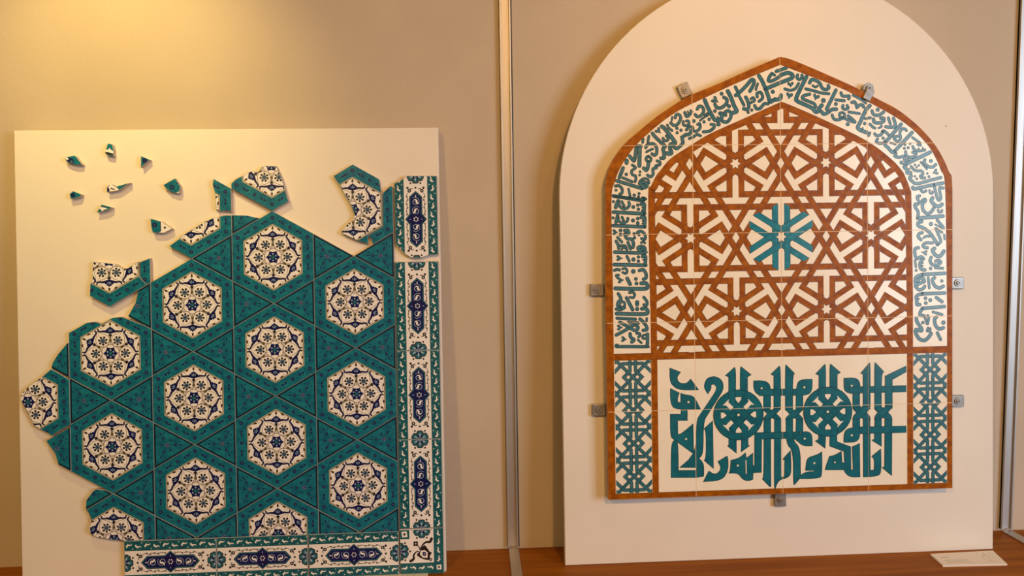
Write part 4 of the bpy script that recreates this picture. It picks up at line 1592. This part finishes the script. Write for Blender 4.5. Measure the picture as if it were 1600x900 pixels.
for ln in INK.strip().splitlines():
    tok = ln.split()
    w = int(tok[0][1:]) / 10 * 1.08
    p = pts_of(tok[1:])
    if tok[0][0] == 'o':
        h = w / 2
        q = [(p[0][0] + h * 1.05 * math.cos(R(22.5 + 45 * i)), p[0][1] + h * 1.05 * math.sin(R(22.5 + 45 * i))) for i in range(8)]
        ins.poly(q, Z0 + .05, 'ink_edge')
        ins.poly(inset(q, EDGE), Z0 + .15, 'ink_teal')
    elif tok[0][0] == 'h':
        (cx, cy), (tx, ty) = p
        g = math.degrees(math.atan2(ty - cy, tx - cx))
        L_ = math.hypot(tx - cx, ty - cy)
        hw = w * 0.72
        q = [(L_, 0), (L_ * .45, hw * .35), (0, hw * .95), (-hw * .6, hw * .9), (-hw * .75, hw * .45), (-hw * .3, 0),
             (-hw * .75, -hw * .45), (-hw * .6, -hw * .9), (0, -hw * .95), (L_ * .45, -hw * .35)]
        q = rot(q, g, cx, cy)
        ins.poly(q, Z0 + .05, 'ink_edge')
        ins.poly(inset(q, EDGE), Z0 + .15, 'ink_teal')
    else:
        if tok[0][0] == '~':
            p = smooth_line(p, 4)
        ins.stroke(p, w, Z0 + .05, 'ink_edge')
        ins.stroke(p, max(1.5, w - 2 * EDGE), Z0 + .15, 'ink_teal')
ins.build('inscription_band', pan)

# square lettering panel
kf = Art(cut([(-288.2, 173.6), (295.8, 173.6), (295.8, 477.8), (-288.2, 477.8)]))
def soften(p, rounds=2, limit=58):
    """round only the gentle corners of a drawn letter, keep the sharp ones"""
    for _ in range(rounds):
        out = []
        n = len(p)
        for i in range(n):
            a_, b_, c_ = p[i - 1], p[i], p[(i + 1) % n]
            t = math.degrees(abs((math.atan2(c_[1] - b_[1], c_[0] - b_[0]) - math.atan2(b_[1] - a_[1], b_[0] - a_[0]) + math.pi) % (2 * math.pi) - math.pi))
            if 4 < t < limit:
                out.append((b_[0] + (a_[0] - b_[0]) * .27, b_[1] + (a_[1] - b_[1]) * .27))
                out.append((b_[0] + (c_[0] - b_[0]) * .27, b_[1] + (c_[1] - b_[1]) * .27))
            else:
                out.append(b_)
        p = out
    return p


KT, KE = 'turquoise_letter', 'turq_edge'
mat('turquoise_letter', (0.006, 0.125, 0.190), 0.22, color2=(0.010, 0.165, 0.235), scale=40)
for n_, ln in enumerate(KUFIC.strip().splitlines()):
    p = soften(pts_of(ln.split()))
    zz = Z0 + .05 + n_ * .06
    kf.poly(p, zz, KT)
    kf.stroke(p, 1.3, zz + .03, KE, False, True)
for cx, cy, r in KUFIC_DISC:
    zz = Z0 + 3.4
    kf.disc(cx, cy, r, zz, KT, 40)
    ring = [(cx + r * math.cos(R(9 * i)), cy + r * math.sin(R(9 * i))) for i in range(40)]
    kf.stroke(ring, 1.6, zz + .05, KE, False, True)
    k = .15
    for g in range(2):
        for o in (-18.5, -3.0, 3.0, 18.5):
            kf.stroke(rot([(-30, o), (30, o)], 45 + 90 * g, cx, cy), 1.2, zz + .05, KE, False)
    for x0, x1, y0_, y1_ in ((-22.8, -6.3, 26, r - 2.5), (6.6, 22.2, -r + 2.5, -26)):
        q = [(cx + x0, cy + y0_), (cx + x1, cy + y0_), (cx + x1, cy + y1_), (cx + x0, cy + y1_)]
        kf.poly(q, zz + .06, KT)
        for a_, b_ in ((0, 3), (1, 2)):
            kf.stroke([q[a_], q[b_]], 1.3, zz + .08, KE, False)
    for g in range(4):
        arc = [((r - 16) * math.cos(R(t)), (r - 16) * math.sin(R(t))) for t in range(24, 68, 4)]
        kf.stroke(rot(arc, 90 * g, cx, cy), 1.2, zz + .05, KE, False)
        kf.stroke(rot([(-24, 26), (-10, 42), (10, 42), (24, 26)], 90 * g, cx, cy), 1.2, zz + .05, KE, False)
        kf.poly(rot([(-6.6, 41), (6.6, 41), (6.2, 35), (0, 27.5), (-6.2, 35)], 90 * g, cx, cy), zz + .12, 'arch_white')
        kf.poly(rot([(-37, 22), (-22, 37), (-23.5, 30), (-11.5, 18), (-18, 11.5), (-30, 23.5)], 90 * g, cx, cy), zz + .12, 'arch_white')
    kf.poly([(cx - 3.6, cy), (cx, cy - 3.6), (cx + 3.6, cy), (cx, cy + 3.6)], zz + .12, 'arch_white')
for cx, cy, r in KUFIC_EYE:
    kf.disc(cx, cy, r + .8, Z0 + 3.6, KE, 8)
    kf.disc(cx, cy, r, Z0 + 3.7, 'arch_white', 8)
for a_, b_ in KUFIC_SLIT:
    kf.stroke([a_, b_], 4.0, Z0 + 3.6, KE, False)
    kf.stroke([a_, b_], 2.4, Z0 + 3.7, 'arch_white', False)
kf.build('square_lettering', pan)
pan.matrix_world = plane_matrix(ARCH[0], ARCH[1], 0.0, 0.6987, 0)
tag(pan, 'pointed arch panel of square tiles with brown star lattice and turquoise lettering', 'tile panel')

# ------------------------------------------------------------------ holding clips


def cyl_data(cx, cy, r, z0, z1, n=24, bev=0.0006):
    v, f = [], []
    prof = [(r, z0), (r, z1 - bev), (r - bev, z1)]
    for rr, zz in prof:
        v += [(cx + rr * math.cos(2 * math.pi * i / n), cy + rr * math.sin(2 * math.pi * i / n), zz) for i in range(n)]
    for k in range(2):
        for i in range(n):
            j = (i + 1) % n
            f.append([k * n + i, k * n + j, (k + 1) * n + j, (k + 1) * n + i])
    f.append(list(range(2 * n, 3 * n)))
    f.append(list(reversed(range(n))))
    return v, f


def clip_obj(u, v, ang, label):
    root = link(bpy.data.objects.new('mounting_clip', None))
    vs, fs = box_data(-0.0135, 0.0135, -0.0145, 0.0165, 0.0, 0.0095, 0.0012)
    mesh_obj('plate', vs, fs, ['steel'], parent=root)
    vs, fs = cyl_data(0, 0.001, 0.0085, 0.0095, 0.0118)
    wa = mesh_obj('washer', vs, fs, ['steel'], parent=root)
    sc = link(bpy.data.objects.new('screw', bpy.data.meshes.new('screw')), wa)
    vs, fs = cyl_data(0, 0.001, 0.0048, 0.0118, 0.0146)
    v2, f2 = cyl_data(0, 0.001, 0.0019, 0.0144, 0.0149, 8, 0.0001)
    k = len(vs)
    sc.data.from_pydata(vs + v2, [], fs + [[i + k for i in q] for q in f2])
    sc.data.materials.append(MATS['steel'])
    sc.data.materials.append(MATS['steel_dark_gap_shade'])
    sc.data.polygons.foreach_set('material_index', [0] * len(fs) + [1] * len(f2))
    root.matrix_world = plane_matrix(ARCH[0], ARCH[1], 0.0, u, v, roll=R(ang))
    tag(root, label, 'clip', 'clips holding the arched panel')


CLIP_LABEL = [
    ('tilted square steel clip on the upper left slope of the arched panel', 24),
    None,
    ('upper square steel clip at the left edge of the arched panel', 90),
    ('upper square steel clip at the right edge of the arched panel', -90),
    ('lower square steel clip at the left edge of the arched panel', 90),
    ('lower square steel clip at the right edge of the arched panel', -90),
    ('square steel clip under the bottom edge of the arched panel', 180),
]
for (u, v), cl in zip(CLIPS, CLIP_LABEL):
    if cl:
        clip_obj(u, v, cl[1], cl[0])
# the round one with a cap gripping the face of the panel
root = link(bpy.data.objects.new('round_mounting_clip', None))
vs, fs = cyl_data(0, 0.0, 0.0118, 0.0, 0.012)
mesh_obj('standoff', vs, fs, ['steel'], parent=root)
vs, fs = cyl_data(0, 0.0, 0.0128, 0.012, 0.016)
wa = mesh_obj('washer', vs, fs, ['steel'], parent=root)
vs, fs = cyl_data(0, 0.0, 0.0060, 0.016, 0.021)
v2, f2 = cyl_data(0, 0.0, 0.0022, 0.0208, 0.0213, 8, 0.0001)
k = len(vs)
mesh_obj('screw', vs + v2, fs + [[i + k for i in q] for q in f2], ['steel', 'steel_dark_gap_shade'], [0] * len(fs) + [1] * len(f2), wa)
vs, fs = box_data(-0.0095, 0.0095, -0.0340, -0.0075, 0.0310, 0.0345, 0.0015)
v2, f2 = box_data(-0.0095, 0.0095, -0.0118, -0.0072, 0.012, 0.0330, 0.0010)
k = len(vs)
mesh_obj('gripping_tab', vs + v2, fs + [[i + k for i in q] for q in f2], ['steel'], parent=root)
u, v = CLIPS[1]
root.matrix_world = plane_matrix(ARCH[0], ARCH[1], 0.0, u + 0.002, v + 0.002, roll=R(-27))
tag(root, 'round steel clip with a tab gripping the upper right slope of the arched panel', 'clip', 'clips holding the arched panel')

# ------------------------------------------------------------------ caption cards lying on the shelf


def card(p00, p10, p11, p01, label):
    """corner points on the shelf, back left, back right, front right, front left"""
    root = link(bpy.data.objects.new('caption_card', None))
    q = [p01, p11, p10, p00]
    cx = sum(a_[0] for a_ in q) / 4
    cy = sum(a_[1] for a_ in q) / 4
    loc = [((x - cx) * 1000, (y - cy) * 1000) for x, y in q]
    slab('card_plate', loc, 4.0, 'paper', root, 0.4, 'paper', 'paper')
    A_ = [Vector((x, y)) for x, y in ((p00[0] - cx, p00[1] - cy), (p10[0] - cx, p10[1] - cy), (p11[0] - cx, p11[1] - cy), (p01[0] - cx, p01[1] - cy))]

    def at(s, t):
        w = A_[0].lerp(A_[1], s).lerp(A_[3].lerp(A_[2], s), t) * 1000
        return (w.x, w.y)
    a = Art()
    z = 4.1
    a.stroke([at(.10, .36), at(.22, .36)], 2.2, z, 'print_grey', False)
    random.seed(4)
    for t in (.60, .70, .80):
        s = .10
        while s < .46:
            l = random.uniform(.02, .05)
            a.stroke([at(s, t), at(s + l, t)], 1.3, z, 'print_grey', False)
            s += l + .008
    for k_ in range(26):
        s, t = random.uniform(.70, .92), random.uniform(.15, .85)
        a.stroke([at(s, t), at(s + random.uniform(-.03, .03), t + random.uniform(-.08, .08))], 0.9, z, 'print_grey', False)
    a.build('faint_print', root)
    root.location = (cx, cy, 0.80)
    tag(root, label, 'card', 'caption cards on the shelf')


card((1.0565, -0.1240), (1.2130, -0.1190), (1.1965, -0.1880), (1.0490, -0.1830), 'small white caption card lying on the shelf below the arched board, right end')
card((-0.265, -0.1190), (-0.1200, -0.1185), (-0.1200, -0.1850), (-0.268, -0.1850), 'small white caption card lying under the bottom border of the left board')
